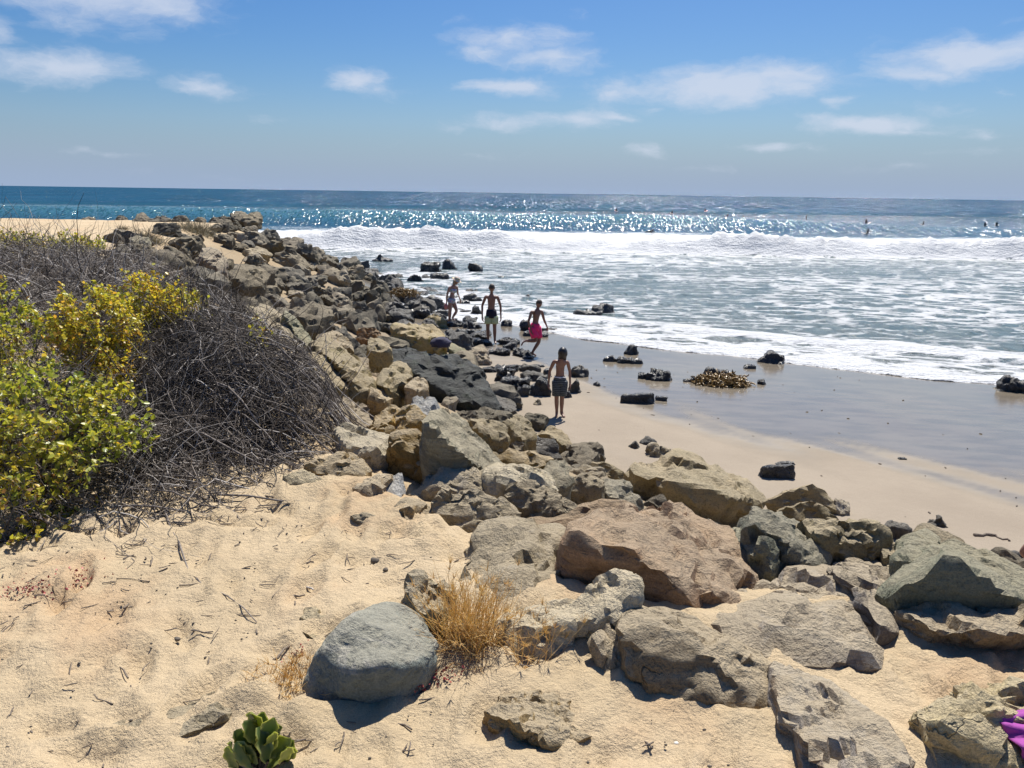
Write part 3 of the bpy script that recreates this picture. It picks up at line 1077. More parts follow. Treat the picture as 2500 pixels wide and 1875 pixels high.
    hero('low half-buried tan slab with a broken dark left edge in the bottom sand', 'stone_tan', 'C6',
         [(610, 1065, .12), (740, 990, .25), (850, 938, .36), (950, 932, .45), (1060, 1000, .4), (1170, 1120, .3), (1220, 1210, .1), (1000, 1270, 0), (840, 1180, 0),
          (760, 1115, 0), (650, 1088, .04)], level=5, p=18, amp=1.0, seed=24, sink=.08, proud=.03)
    hero('upright pitted sandstone lump between the blue-grey boulder and the dry grass', 'stone_yellow', 'C6',
         [(200, 430, .06), (250, 345, .15), (330, 350, .2), (440, 400, .2), (445, 600, .02), (380, 690, 0), (250, 530, -.02)], level=5, p=14, amp=1.9, seed=25)
    hero('crumbly low sandstone lump behind the left shoulder of the blue-grey boulder', 'stone_yellow', 'C5',
         [(1375, 1040, .04), (1400, 935, .12), (1500, 905, .2), (1600, 950, .2), (1560, 1030, .06), (1470, 1055, 0)], level=4, p=10, amp=2.0, seed=26, sink=.1, proud=.06)
    hero('thin dark ledge of half-buried rock left of the green plant', 'stone_olive', 'C5',
         [(400, 1528, 0), (560, 1460, .12), (760, 1388, .22), (1000, 1335, .27), (1190, 1300, .28), (1200, 1335, .2), (1080, 1400, .1), (1000, 1445, .05), (850, 1508, 0), (700, 1560, -.04)],
         level=5, p=18, amp=1.0, seed=27, sink=.06, proud=.03)
    # ---- edge of the bluff ------------------------------------------------
    hero('white-topped boulder with a grey underside against the dead brush', 'stone_pale', 'D3',
         [(420, 880, .3), (560, 870, .5), (740, 930, .5), (930, 985, .4), (990, 1210, .2), (970, 1285, .1), (660, 1200, .05), (500, 1110, .05), (490, 1010, .1), (640, 1065, -.02), (840, 1050, -.02)],
         level=5, p=24, seed=28, lift=.15)
    hero('creased tan boulder on the sand edge in front of the white-topped one', 'stone_tan', 'D3',
         [(160, 1230, .1), (380, 1170, .3), (510, 1105, .5), (620, 1160, .45), (720, 1260, .3), (772, 1320, .2), (740, 1362, .05), (560, 1402, 0), (370, 1345, 0), (280, 1300, .05)],
         level=5, p=20, amp=1.2, seed=29, bedding=.5)
    hero('white slab half buried in the sand beneath the brush', 'stone_pale', 'D3',
         [(0, 1300, .2), (150, 1265, .4), (250, 1330, .3), (380, 1410, .15), (410, 1465, .05), (200, 1500, 0), (0, 1500, 0), (-110, 1420, .08)], p=16, seed=30, sink=.08)
    hero('brown wedge rock with a shadowed face at the corner of the sandy bluff', 'stone_tan', 'D3',
         [(570, 1430, .1), (690, 1380, .3), (830, 1300, .5), (970, 1290, .5), (960, 1322, .35), (890, 1420, .1), (830, 1565, 0), (740, 1575, 0), (640, 1475, .05)], p=26, seed=31)
    hero('upright white-veined pale block beside the dark gap in the rocks', 'stone_white', 'D3',
         [(840, 1565, .05), (850, 1460, .1), (890, 1370, .2), (1000, 1305, .3), (1036, 1330, .25), (1030, 1500, .1), (1000, 1590, 0), (870, 1590, 0)], p=22, seed=32)
    hero('fist-sized brown rock in front of the creased tan boulder', 'stone_tan', 'D3',
         [(375, 1400, .05), (430, 1378, .15), (560, 1390, .2), (578, 1440, .1), (520, 1465, 0), (420, 1470, 0)], p=18, seed=33)
    hero('huge tan boulder with a pocked face lying diagonally across the gap', 'stone_tan', 'D3',
         [(915, 1050, .2), (945, 980, .4), (1160, 925, .6), (1260, 940, .65), (1450, 1020, .8), (1700, 1130, .8), (1810, 1200, .6), (1822, 1290, .3), (1740, 1285, .2),
          (1560, 1240, .02), (1430, 1255, -.02), (1280, 1338, 0), (1190, 1305, .02), (1100, 1200, .05), (970, 1150, .1)], level=5, p=22, amp=1.3, seed=34, lift=.3)
    hero('white crusted knob at the top of the grey striated slab', 'stone_white', 'D3',
         [(1075, 680, .2), (1150, 640, .3), (1280, 640, .5), (1400, 740, .5), (1380, 800, .1), (1200, 790, 0)], p=14, amp=1.5, seed=35, lift=.35)
    hero('long striated grey slab sloping toward the beach beside the huge tan boulder', 'stone_striped', 'D3',
         [(1180, 785, .2), (1400, 750, .6), (1530, 800, .8), (1700, 960, .9), (1850, 1110, .7), (1922, 1220, .4), (1880, 1275, .2), (1800, 1250, .1), (1500, 1065, 0), (1260, 865, .05)],
         level=5, p=30, amp=.7, seed=36, lift=.35, bedding=.8)
    hero('hollowed tan boulder with a dark notch left of the striated slab', 'stone_tan', 'D3',
         [(770, 880, .1), (790, 790, .3), (960, 690, .5), (1100, 700, .5), (1230, 800, .4), (1220, 845, .2), (1000, 965, 0), (880, 945, 0), (790, 930, .05)], level=5, p=20, amp=1.3, seed=37, lift=.3)
    hero('rough tan boulder pressed against the right side of the brush', 'stone_tan', 'D3',
         [(440, 790, .1), (420, 680, .3), (540, 635, .5), (660, 670, .5), (760, 800, .3), (770, 905, .1), (640, 895, 0), (500, 835, 0)], p=16, amp=1.3, seed=38, lift=.2)
    hero('largest pale tan boulder beyond the brush, humped in two', 'stone_yellow', 'D3',
         [[(130, 215, .3), (250, 183, .5), (390, 240, .5), (560, 460, .3), (530, 550, .1), (440, 535, 0), (290, 505, 0), (190, 380, .05)],
          [(200, 150, .7), (330, 110, .9), (480, 150, .9), (640, 290, .9), (780, 400, .7), (800, 480, .4), (720, 545, .2), (740, 655, .2), (640, 645, .15), (540, 540, .2), (560, 440, .1), (400, 280, .3)]],
         level=5, p=18, amp=.9, seed=39, lift=.3)
    hero('rounded olive boulder leaning on the big dark rock', 'stone_olive', 'D3',
         [(800, 490, .1), (860, 390, .3), (980, 305, .5), (1070, 320, .55), (1122, 440, .3), (1040, 520, .1), (970, 585, 0), (880, 535, 0)], p=16, seed=40, lift=.35)
    hero('small tan rock with a dark crack, right of the rounded olive boulder', 'stone_tan', 'D3',
         [(1060, 540, .05), (1110, 470, .2), (1180, 430, .35), (1255, 470, .3), (1266, 550, .1), (1180, 585, 0), (1080, 585, 0)], p=16, seed=41, lift=.35)
    hero('angular pale rock with a shaded front below the humped tan boulder', 'stone_tan', 'D3',
         [(745, 540, .1), (760, 510, .2), (860, 500, .4), (990, 610, .3), (900, 675, 0), (770, 685, 0), (740, 640, 0)], p=26, seed=42, lift=.3)
    hero('massive dark green-black boulder sloping down to the beach sand', 'stone_dark', 'D3',
         [[(1050, 330, .2), (1110, 440, .1), (1260, 480, .05), (1290, 560, .05), (1470, 640, .02), (1610, 735, .0), (1720, 805, 0), (1945, 832, .1), (1900, 700, .4), (1800, 560, .7), (1795, 440, .9),
           (1690, 378, 1.0), (1530, 230, 1.2), (1300, 190, 1.2), (1050, 190, 1.1)],
          [(750, 265, .6), (850, 203, .9), (1070, 186, 1.1), (1250, 200, 1.1), (1300, 420, .4), (1050, 380, .3), (860, 370, .4)]],
         level=5, p=18, amp=.85, seed=43, lift=.12, bedding=1.2)
    hero('flat-topped yellow block with grey-green patches above the massive dark boulder', 'stone_yellow', 'D2',
         [(295, 1110, .1), (300, 845, .3), (335, 772, .6), (700, 762, 1.0), (850, 788, 1.0), (1010, 900, .7), (1072, 980, .4), (1060, 1085, .2), (900, 1115, .05), (500, 1115, 0), (480, 930, .0), (900, 965, .05)],
         level=5, p=28, seed=44, lift=.35)
    hero('smooth pale green slab slanting beside the flat-topped yellow block', 'stone_green', 'D2',
         [(1075, 1022, .4), (1130, 1020, .5), (1300, 1110, .5), (1420, 1230, .4), (1442, 1320, .2), (1390, 1345, 0), (1250, 1255, 0), (1080, 1105, .1)], p=24, amp=.5, seed=45, lift=.15)
    hero('banded grey-brown boulder beside the puddle near the standing boy', 'stone_purple', 'D2',
         [(1340, 1150, .2), (1440, 1070, .5), (1540, 1060, .6), (1590, 1110, .5), (1662, 1240, .3), (1640, 1295, .05), (1480, 1312, 0), (1400, 1235, .05)], p=16, seed=46, bedding=.5)
    hero('flat dark slab on the sand at the foot of the massive dark boulder', 'stone_damp', 'D3',
         [(1830, 590, .5), (1880, 600, .7), (2060, 660, .6), (2076, 690, .4), (2058, 757, .05), (1940, 757, 0), (1880, 700, .05)], p=26, seed=47)
    hero('pointed olive rock at the sand edge below the massive dark boulder', 'stone_olive', 'D4',
         [(300, 660, .1), (350, 590, .3), (420, 583, .4), (500, 640, .4), (590, 790, .2), (480, 835, 0), (350, 855, 0)], p=18, seed=48)
    hero('rounded grey-brown rock on the sand in front of the dark-haired boy', 'stone_olive', 'D4',
         [(575, 740, .2), (690, 698, .4), (780, 708, .5), (860, 780, .4), (912, 890, .1), (830, 938, 0), (800, 850, 0), (740, 800, .05)], p=16, seed=49)
    hero('tan pitted rock under the toe of the massive dark boulder', 'stone_yellow', 'D4',
         [(-20, 640, .3), (100, 625, .4), (290, 690, .4), (330, 720, .3), (345, 845, .05), (200, 825, 0), (110, 785, 0), (0, 700, .1)], p=18, amp=1.4, seed=50, lift=.15)
    hero('dark striated jagged rock behind the rounded grey-brown one', 'stone_damp', 'D4',
         [(200, 870, .1), (400, 810, .3), (600, 795, .5), (740, 800, .5), (810, 930, .2), (822, 995, 0), (640, 995, 0), (430, 945, 0), (250, 922, 0)], p=16, amp=1.6, seed=51, lift=.08, bedding=.9)
    hero('split tan boulder below the striated grey slab', 'stone_tan', 'D4',
         [(240, 960, .1), (390, 905, .3), (560, 960, .4), (740, 1000, .35), (700, 1065, .1), (620, 1115, 0), (450, 1065, 0), (270, 1005, 0)], p=22, seed=52, lift=.2, bedding=.4)
    hero('pale flat-topped block with a clean shaded front in the middle of the bank', 'stone_pale', 'D4',
         [(85, 1112, .2), (300, 1068, .5), (420, 1058, .6), (640, 1120, .7), (740, 1190, .6), (812, 1295, .3), (350, 1212, -.02), (330, 1358, 0), (210, 1325, 0), (130, 1235, .1), (380, 1200, 0), (660, 1180, 0)],
         level=5, p=28, seed=53, lift=.3)
    hero('rough olive boulder overlapping the pale flat-topped block', 'stone_olive', 'D4',
         [(340, 1355, .1), (370, 1230, .3), (520, 1188, .45), (640, 1208, .45), (820, 1330, .4), (1000, 1440, .3), (900, 1505, .1), (600, 1568, 0), (470, 1545, 0), (430, 1430, 0)], level=5, p=18, amp=1.2, seed=54, lift=.2)
    hero('white and grey-green rounded boulder near the sand below the boy', 'stone_striped', 'D4',
         [(640, 1100, .1), (700, 1030, .3), (830, 1003, .45), (910, 1050, .4), (932, 1150, .2), (870, 1255, .05), (800, 1285, 0), (700, 1185, 0)], p=14, seed=55, lift=.15)
    hero('olive block with a flat shaded front left of the huge flat-topped boulder', 'stone_olive', 'D4',
         [(880, 1190, .1), (920, 1150, .25), (1080, 1138, .4), (1200, 1200, .35), (1195, 1255, .1), (1100, 1335, 0), (980, 1325, 0), (880, 1275, 0)], p=26, seed=56, lift=.15)
    hero('low humped brown boulder at the edge of the dry beach sand', 'stone_olive', 'D4',
         [(1030, 1090, .1), (1080, 1030, .3), (1180, 1018, .4), (1320, 1080, .4), (1402, 1150, .2), (1400, 1195, 0), (1200, 1185, 0), (1070, 1145, 0)], p=16, seed=57, bedding=.3)
    hero('splintered grey slab with white streaks under the huge flat-topped boulder', 'stone_striped', 'D4',
         [(1190, 1290, .05), (1200, 1180, .4), (1330, 1178, .5), (1450, 1250, .5), (1552, 1372, .2), (1480, 1445, 0), (1300, 1405, 0)], p=24, amp=1.2, seed=58, lift=.15, bedding=.9)
    hero('grey-white peaked boulder right of the dark gap', 'stone_grey', 'D3',
         [(1095, 1495, .1), (1200, 1400, .3), (1330, 1290, .5), (1480, 1248, .6), (1690, 1252, .7), (1740, 1320, .6), (1842, 1490, .3), (1290, 1565, 0), (1130, 1525, 0), (1500, 1420, .12)], level=5, p=20, seed=59, lift=.2)
    hero('dusty tan boulder with a rounded top in front of the grey-white peaked one', 'stone_grey', 'C4',
         [(870, 800, .2), (940, 740, .35), (1120, 713, .5), (1260, 780, .4), (1400, 850, .3), (1416, 915, .1), (1150, 950, 0), (870, 955, 0), (850, 850, .05)], level=5, p=14, amp=1.2, seed=60)
    hero('small dark-sided brown rock at the corner where the sand meets the dusty boulder', 'stone_tan', 'C4',
         [(665, 840, .1), (700, 760, .2), (800, 790, .25), (870, 830, .2), (870, 935, .05), (760, 955, 0), (700, 895, 0)], p=20, amp=1.3, seed=61)
    hero('flat stone just breaking through the orange sand', 'stone_grey', 'C4',
         [(385, 885, .06), (440, 860, .12), (560, 890, .14), (640, 940, .1), (540, 935, 0), (430, 915, 0)], p=14, seed=62, sink=.05)
    hero('small pebbled boulder in the shade behind the long tan one', 'stone_blue', 'C7',
         [(310, 850, .05), (340, 808, .1), (400, 810, .12), (455, 880, .08), (440, 900, 0), (330, 900, 0)], p=10, amp=.5, seed=63)
    # ---- beyond the brush ---------------------------------------------------
    hero('big smooth tan boulder half hidden by the tip of the brush', 'stone_yellow', 'D1',
         [(690, 900, .6), (850, 858, .9), (1020, 940, .9), (1150, 1100, .6), (1212, 1200, .3), (1192, 1315, 0), (1000, 1255, 0), (800, 1105, .1)], p=14, amp=.8, seed=64, lift=.25)
    hero('steep grey slab behind the big smooth tan boulder', 'stone_green', 'D1',
         [(1070, 970, .3), (1110, 958, .4), (1230, 1080, .4), (1347, 1230, .2), (1290, 1280, 0), (1200, 1195, 0)], p=26, seed=65, lift=.3)
    hero('square-fronted boulder with a dark face and pinkish cap', 'stone_slope', 'D1',
         [(1205, 1000, .1), (1190, 900, .6), (1330, 870, .9), (1450, 900, .9), (1540, 1000, .5), (1420, 1025, .1), (1365, 1155, 0), (1290, 1145, 0)], p=28, seed=66, lift=.3)
    hero('bedded tan boulder below the square-fronted one', 'stone_tan', 'D1',
         [(1365, 1220, .1), (1400, 1120, .4), (1560, 1098, .6), (1702, 1270, .3), (1700, 1310, 0), (1480, 1235, 0)], p=20, seed=67, lift=.3, bedding=.6)
    hero('reddish tan boulder left of the flat-topped yellow block', 'stone_rust', 'D1',
         [(1725, 1190, .1), (1755, 1110, .4), (1900, 1108, .5), (1980, 1190, .3), (1975, 1235, 0), (1780, 1225, 0)], p=16, seed=68, lift=.3)
    hero('olive wedge directly left of the flat-topped yellow block', 'stone_olive', 'D1',
         [(1825, 1280, .1), (1850, 1200, .3), (1920, 1205, .4), (2040, 1270, .3), (2040, 1310, .05), (1880, 1335, 0)], p=22, seed=69, lift=.35)
    hero('big pink-grey boulder high on the bank where the bluff sand ends', 'stone_purple', 'D1',
         [(312, 460, .3), (350, 380, .7), (450, 358, 1.0), (572, 500, .7), (562, 590, .15), (500, 612, 0), (400, 525, .05)], p=16, seed=70, lift=.3)
    hero('broad two-humped boulder in the middle of the far bank', 'stone_slope', 'D1',
         [(600, 560, .3), (680, 518, 1.0), (820, 558, 1.2), (972, 640, .9), (880, 725, .3), (720, 775, 0), (650, 695, 0), (610, 625, .1)], p=16, seed=71, lift=.35)
    hero('cube-shaped boulder crowning the tip of the point', 'stone_slope', 'D1',
         [(600, 80, .3), (640, 58, 1.2), (735, 60, 1.2), (738, 90, .6), (705, 142, .05), (625, 147, 0), (602, 112, .1)], p=34, amp=.7, seed=72, sink=.3, y0=37.2)
    hero('domed boulder right of the cube-shaped one on the tip of the point', 'stone_slope', 'D1',
         [(680, 140, .1), (740, 80, .8), (800, 62, 1.2), (870, 70, 1.2), (875, 110, .6), (850, 150, .1), (760, 168, 0)], p=14, seed=73, sink=.3, y0=37.0)
    for i, (x0, y0, x1, y1, lab, mt) in enumerate([
            (682, 310, 768, 340, 'squat boulder standing alone at the left end of the row along the sand platform', 'stone_slope'),
            (788, 318, 882, 346, 'low pale wedge in the row of rocks behind the sand platform', 'stone_slope'),
            (890, 312, 1030, 348, 'long sloping rock in the row behind the sand platform', 'stone_slope'),
            (1026, 307, 1142, 349, 'dark rounded rock in the row behind the sand platform', 'stone_slope_dark'),
            (1158, 317, 1240, 351, 'peaked rock in the row behind the sand platform, left of the brushy end', 'stone_slope'),
            (1256, 322, 1385, 356, 'low jumbled rock at the right end of the row behind the sand platform', 'stone_slope')]):
        w, h = x1 - x0, y1 - y0
        hero(lab, mt, 'C1', [(x0, y1, .0), (x0 + .06 * w, y0 + .45 * h, .4), (x0 + .35 * w, y0, .8), (x1 - .3 * w, y0 + .05 * h, .9), (x1, y0 + .6 * h, .5), (x1 - .02 * w, y1, .05), (x0 + .5 * w, y1, 0)],
             p=16, seed=80 + i, sink=.35)
    hero('striped grey rock bedded in the sand where the platform begins', 'stone_striped', 'C1',
         [(765, 445, .3), (800, 430, .7), (890, 440, .8), (898, 490, .1), (820, 500, 0), (775, 480, .1)], p=22, seed=88, lift=.1)
    hero('low dark rock with a white crust at the top of the brush', 'stone_slope_dark', 'C1',
         [(690, 520, .2), (720, 495, .5), (780, 505, .5), (790, 545, .05), (720, 555, 0)], p=18, seed=89, lift=.2)


# ------------------------------------------------------------------ stones on the beach
def boxrock(label, mat, crop, box, seed, flat=.55, kind='chunk', deep=.8, amp=1.0, cat='rock', lift=0.0, name='beach_rock'):
    x0, y0, x1, y1 = box
    u0, v0 = px(crop, x0, y0)
    u1, v1 = px(crop, x1, y1)
    c = hit((u0 + u1) / 2, v1 - .12 * (v1 - v0), lift)
    dist = np.linalg.norm(c - EYE)
    w = (u1 - u0) * dist / F_PX
    hp = (v1 - v0) * dist / F_PX
    ang = math.asin((EYE[2] - c[2]) / dist)
    dpt = min(deep * w, .72 * hp / math.sin(ang))
    hgt = min(max((hp - .75 * dpt * math.sin(ang)) / math.cos(ang), .12 * w), .75 * w)
    rg = np.random.RandomState(seed)
    if kind == 'slab':
        n = [(0, 0, 1), (0, 0, -1), (1, 0, .1), (-1, 0, .15), (0, 1, .2), (0, -1, .1), (.7, .7, .2), (-.8, .5, .3), (.6, -.8, .1)]
        d = [.8, .5, .95, .95, .8, .8, .95, 1.0, 1.05]
        n, d = np.array(n, float) + rg.normal(size=(9, 3)) * .10, np.array(d) * rg.uniform(.92, 1.05, 9)
    elif kind == 'peak':
        n = [(.75, -.25, .62), (-.7, -.3, .6), (.1, .8, .6), (.2, -.85, .45), (0, 0, -1), (1, .3, .1), (-1, .2, .1), (-.3, -.9, .2)]
        d = [.55, .58, .55, .62, .5, .95, .95, .9]
        n, d = np.array(n, float) + rg.normal(size=(8, 3)) * .14, np.array(d) * rg.uniform(.9, 1.08, 8)
    else:
        n = rg.normal(size=(15, 3))
        n[:, 2] = np.abs(n[:, 2]) * .9 - .1
        d = rg.uniform(.72, 1.0, 15)
        n = np.concatenate([n, [(0, 0, -1), (1, 0, 0), (-1, 0, 0), (0, 1, 0), (0, -1, 0)]])
        d = np.concatenate([d, [.6, 1, 1, 1, 1]])
    n /= np.linalg.norm(n, axis=1)[:, None]
    lev = 4 if (u1 - u0) > 45 else 3
    V, Fc = radial(n, d, lev, 30)
    V = V / np.abs(V).max(0)
    V[:, 2] = np.where(V[:, 2] < 0, V[:, 2] * .5, V[:, 2])
    V = V * [w / 2, dpt / 2, hgt * 1.3]
    V = roughen(V, Fc, (w * dpt * hgt * 4) ** (1 / 3) * .8, seed, amp * 1.7, .6)
    V[:, 2] -= .02 + .10 * hgt
    ce = c + np.array([0, .36 * dpt, 0])
    ce[2] = max(gz(ce[0], ce[1]), gz(c[0], c[1]))
    if ce[1] > float(water_edge(np.array([ce[0]]))[0]) + .3:
        ce[2] = max(ce[2], min(sea_z(ce[0], ce[1]) - .08, ce[2] + .4))
    me = np_mesh(name, V, Fc)
    o = link(name, me, M[mat], ce)
    BOULDERS.append((ce[0], ce[1], max(w, dpt) * .42))
    return tag(o, label, cat)


def build_beach_rocks():
    W, D = 'stone_wet', 'stone_damp'
    rows = [
        ('jagged black pyramid rock on pale sand left of the dark-haired boy', W, 'D6', (0, 935, 268, 1122), 'peak', .9, 1.7),
        ('low elongated dark rock behind the dark-haired boy', D, 'D6', (302, 908, 578, 996), 'slab', .5, 1.1),
        ('dark wedge behind the left elbow of the dark-haired boy', W, 'D6', (575, 948, 735, 1062), 'peak', .9, 1.2),
        ('grey angular rock right of the dark-haired boy', D, 'D6', (893, 930, 1115, 1066), 'chunk', .9, .8),
        ('small black stone alone on the wet sand right of the dark-haired boy', W, 'D6', (1160, 1084, 1306, 1166), 'peak', .8, 1.0),
        ('lumpy black rock at the left of the wet pile behind the boy', W, 'D6', (130, 1070, 450, 1242), 'chunk', .7, 1.8),
        ('glossy wet rock mirroring the sun beside the left leg of the boy', W, 'D6', (420, 1062, 712, 1292), 'chunk', .8, 1.0),
        ('small black knobbly rock in front of the wet pile', W, 'D6', (258, 1165, 470, 1282), 'chunk', .7, 1.6),
        ('flat dark rock at the back of the wet pile', D, 'D6', (330, 1004, 650, 1110), 'slab', .6, 1.3),
        ('brownish wedge sloping away right of the shorts of the boy', D, 'D6', (880, 1082, 1082, 1258), 'peak', .9, 1.2),
        ('square black stone behind the right knee of the boy', W, 'D6', (838, 1182, 946, 1302), 'chunk', .8, 1.0),
        ('small pale stone on the sand left of the legs of the boy', 'stone_grey', 'D6', (480, 1308, 582, 1382), 'chunk', .8, 1.3),
        ('low dark stone nearest the feet of the boy in green shorts', W, 'D6', (128, 660, 300, 748), 'slab', .7, 1.3),
        ('glinting round stone right below the boy in green shorts', W, 'D6', (258, 714, 394, 786), 'chunk', .8, 1.2),
        ('flat stone below the feet of the boy in green shorts', W, 'D6', (-40, 735, 126, 796), 'slab', .8, 1.1),
        ('mottled black rock behind the boy in pink shorts', W, 'D6', (325, 368, 460, 528), 'chunk', .8, 1.6),
        ('flat rock in the foam edge right of the boy in pink shorts', W, 'D6', (565, 478, 778, 524), 'slab', .6, 1.1),
        ('low black stone under the raised foot side of the pink shorts', W, 'D6', (365, 525, 660, 588), 'slab', .5, 1.3),
        ('layered dark stone between the two running boys', W, 'D6', (102, 398, 244, 472), 'slab', .7, 1.5),
        ('small pointed rock awash behind the boy in pink shorts', W, 'D6', (362, 118, 484, 174), 'peak', .8, 1.0),
        ('thin dark slab in the puddle under the boy in pink shorts', W, 'D6', (345, 800, 490, 842), 'slab', .6, 1.0),
        ('tiny stone on the sand behind the dark-haired boy', W, 'D6', (480, 898, 620, 934), 'slab', .5, 1.0),
        ('largest block standing in the surf, dark and flat-sided', W, 'C3', (530, 153, 634, 197), 'chunk', .7, .7),
        ('low washed rock left of the largest block in the surf', W, 'C3', (476, 178, 586, 206), 'slab', .6, 1.2),
        ('round stone at the left end of the log-shaped rock on wet sand', W, 'C3', (590, 344, 652, 372), 'chunk', .7, 1.0),
        ('log-shaped dark rock lying across the wet sand', W, 'C3', (632, 355, 756, 380), 'slab', .4, .9),
        ('small black twin-lobed stone near the foam', W, 'C3', (668, 308, 728, 346), 'chunk', .7, 1.5),
        ('crusty black mound in the middle of the wet sand', W, 'C3', (760, 402, 858, 448), 'chunk', .8, 1.6),
        ('scrap of black stone left of the crusty mound', W, 'C3', (722, 414, 764, 438), 'slab', .7, 1.5),
        ('dark block just inside the foam line right of the kelp', W, 'C3', (1195, 337, 1306, 384), 'chunk', .8, .9),
        ('small flat stone between the kelp and the foam', W, 'C3', (1130, 380, 1182, 398), 'slab', .6, 1.0),
        ('long straight black slab lying on the wet sand', W, 'C3', (645, 494, 800, 534), 'slab', .32, .6),
        ('thin tapering stone at the right tip of the long black slab', W, 'C3', (790, 502, 838, 522), 'slab', .5, .7),
        ('black rock peeping over the kelp clump', W, 'C3', (978, 400, 1102, 426), 'slab', .5, 1.5),
        ('black stone to the left of the kelp clump', W, 'C3', (898, 428, 950, 450), 'chunk', .7, 1.5),
        ('round black pebble right of the kelp clump', W, 'C3', (1188, 438, 1220, 460), 'chunk', .8, 1.0),
        ('dark wedge standing in a wet hollow below the boy', D, 'C3', (684, 674, 742, 710), 'peak', .8, .7),
        ('brown rounded stone in a wet hollow', D, 'C3', (730, 656, 798, 694), 'chunk', .8, .9),
        ('pitted grey stone behind the huge flat-topped boulder', 'stone_grey', 'C3', (744, 690, 856, 742), 'chunk', .8, 1.8),
        ('black log-like rock in a damp hollow of the dry beach', W, 'C3', (1195, 770, 1334, 828), 'slab', .38, .7),
        ('thin black stone behind the log-like rock', W, 'C3', (1248, 752, 1336, 772), 'slab', .4, 1.2),
        ('dark flat stone alone on the dry sand at the right', D, 'C3', (1853, 971, 1944, 1014), 'peak', .7, .9),
        ('long brown stone behind the boxy mossy boulder', D, 'C3', (1672, 1005, 1778, 1058), 'slab', .5, 1.0),
        ('stray dark stone far out on the wet sand', W, 'C3', (1728, 737, 1762, 749), 'slab', .6, 1.0),
        ('low grey rock at the right edge below the bather', D, 'C3', (2142, 1110, 2240, 1164), 'chunk', .7, 1.0),
        ('dark rocks awash in foam at the right edge', W, 'C3', (2136, 446, 2240, 492), 'slab', .6, 1.6),
        ('tilted black boulder out in the surf above the head of the woman', W, 'D2', (960, 18, 1196, 172), 'chunk', .7, .9),
        ('low wet rock left of the tilted black boulder in the surf', W, 'D2', (698, 58, 965, 182), 'slab', .6, 1.4),
        ('flat grey rock behind the hat of the woman', W, 'D2', (828, 160, 1082, 258), 'slab', .6, .9),
        ('small dark rock in the foam left of the flat grey one', W, 'D2', (700, 170, 850, 240), 'chunk', .7, 1.0),
        ('angular dark rock in the white water between bank and woman', W, 'D2', (496, 180, 796, 282), 'peak', .7, 1.0),
        ('big black pointed rock at the waterline of the bank', W, 'D2', (212, 204, 452, 362), 'peak', .8, 1.1),
        ('low black ledge reaching into the foam', W, 'D2', (440, 355, 640, 440), 'slab', .5, 1.4),
        ('long dark ledge at the foot of the bank', D, 'D2', (165, 380, 560, 490), 'slab', .4, 1.2),
        ('broad flat black rock beside the legs of the woman', W, 'D2', (684, 448, 1070, 642), 'chunk', .6, .7),
        ('black block in the foam between the woman and the boy', W, 'D2', (1232, 388, 1516, 512), 'chunk', .6, .7),
        ('rounded dark rock behind the black block in the foam', W, 'D2', (1302, 328, 1424, 396), 'chunk', .8, .9),
        ('knob of rock right of the rounded one in the foam', W, 'D2', (1408, 340, 1484, 392), 'chunk', .8, .9),
        ('low black rock under the hand of the woman', W, 'D2', (1192, 476, 1360, 545), 'slab', .6, .9),
        ('pointed black rock on sand left of the boy in green shorts', W, 'D2', (1198, 718, 1556, 872), 'peak', .7, 1.1),
        ('thin black slab in front of the pointed black rock', W, 'D2', (1290, 862, 1544, 928), 'slab', .5, 1.2),
        ('heap-like wet rock behind the elbow of the boy in green shorts', W, 'D2', (1348, 574, 1534, 694), 'chunk', .7, 1.7),
        ('dark rock right of the flat-topped yellow block', W, 'D2', (1168, 850, 1352, 962), 'chunk', .7, 1.1),
        ('black faceted rock above the pale green slab', W, 'D2', (1188, 968, 1442, 1112), 'chunk', .7, 1.1),
        ('brown rounded rock touching the flat-topped yellow block', D, 'D2', (1020, 862, 1200, 1035), 'chunk', .8, 1.0),
        ('long dark rock at the edge of the little sand patch', W, 'D2', (488, 600, 845, 718), 'slab', .5, 1.3),
        ('dark broken rock left of the feet of the woman', W, 'D2', (838, 616, 1066, 712), 'slab', .6, 1.4),
        ('long tan rock pointing at the feet of the woman', 'stone_olive', 'D2', (668, 678, 1040, 852), 'chunk', .5, .9),
        ('patchy rock awash right of the hat of the woman', W, 'D2', (1350, 92, 1530, 196), 'slab', .7, 1.8),
        ('layered wet stone right of the knee of the boy in green shorts', W, 'D2', (1778, 750, 1945, 826), 'slab', .7, 1.5),
        ('stone between the woman and the boy in green shorts', D, 'D2', (1142, 735, 1262, 785), 'slab', .7, 1.0),
        ('dark stone under the kelp on the bank', W, 'D2', (420, 505, 650, 640), 'chunk', .7, 1.0),
        ('black seaweed-topped boulder on the bank', D, 'D2', (195, 525, 445, 770), 'chunk', .8, 1.1),
        ('pale angular boulder left of the seaweed-topped one', 'stone_slope', 'D2', (0, 560, 245, 765), 'chunk', .8, 1.1),
        ('rock breaking the foam off the tip of the bank', W, 'D2', (30, -40, 300, 60), 'chunk', .6, 1.2),
        ('far low rock in the shallows among streaks of foam', W, 'C8', (1502, 294, 1540, 308), 'slab', .6, 1.2),
        ('lone dark lump in the middle of the surf zone', W, 'C8', (1398, 328, 1412, 336), 'chunk', .8, 1.0),
        ('tiny rock awash above the running boys', W, 'C8', (180, 380, 206, 389), 'slab', .6, 1.0),
    ]
    for i, (lab, mt, cr, box, kind, deep, amp) in enumerate(rows):
        boxrock(lab, mt, cr, box, 300 + i, kind=kind, deep=deep, amp=amp)


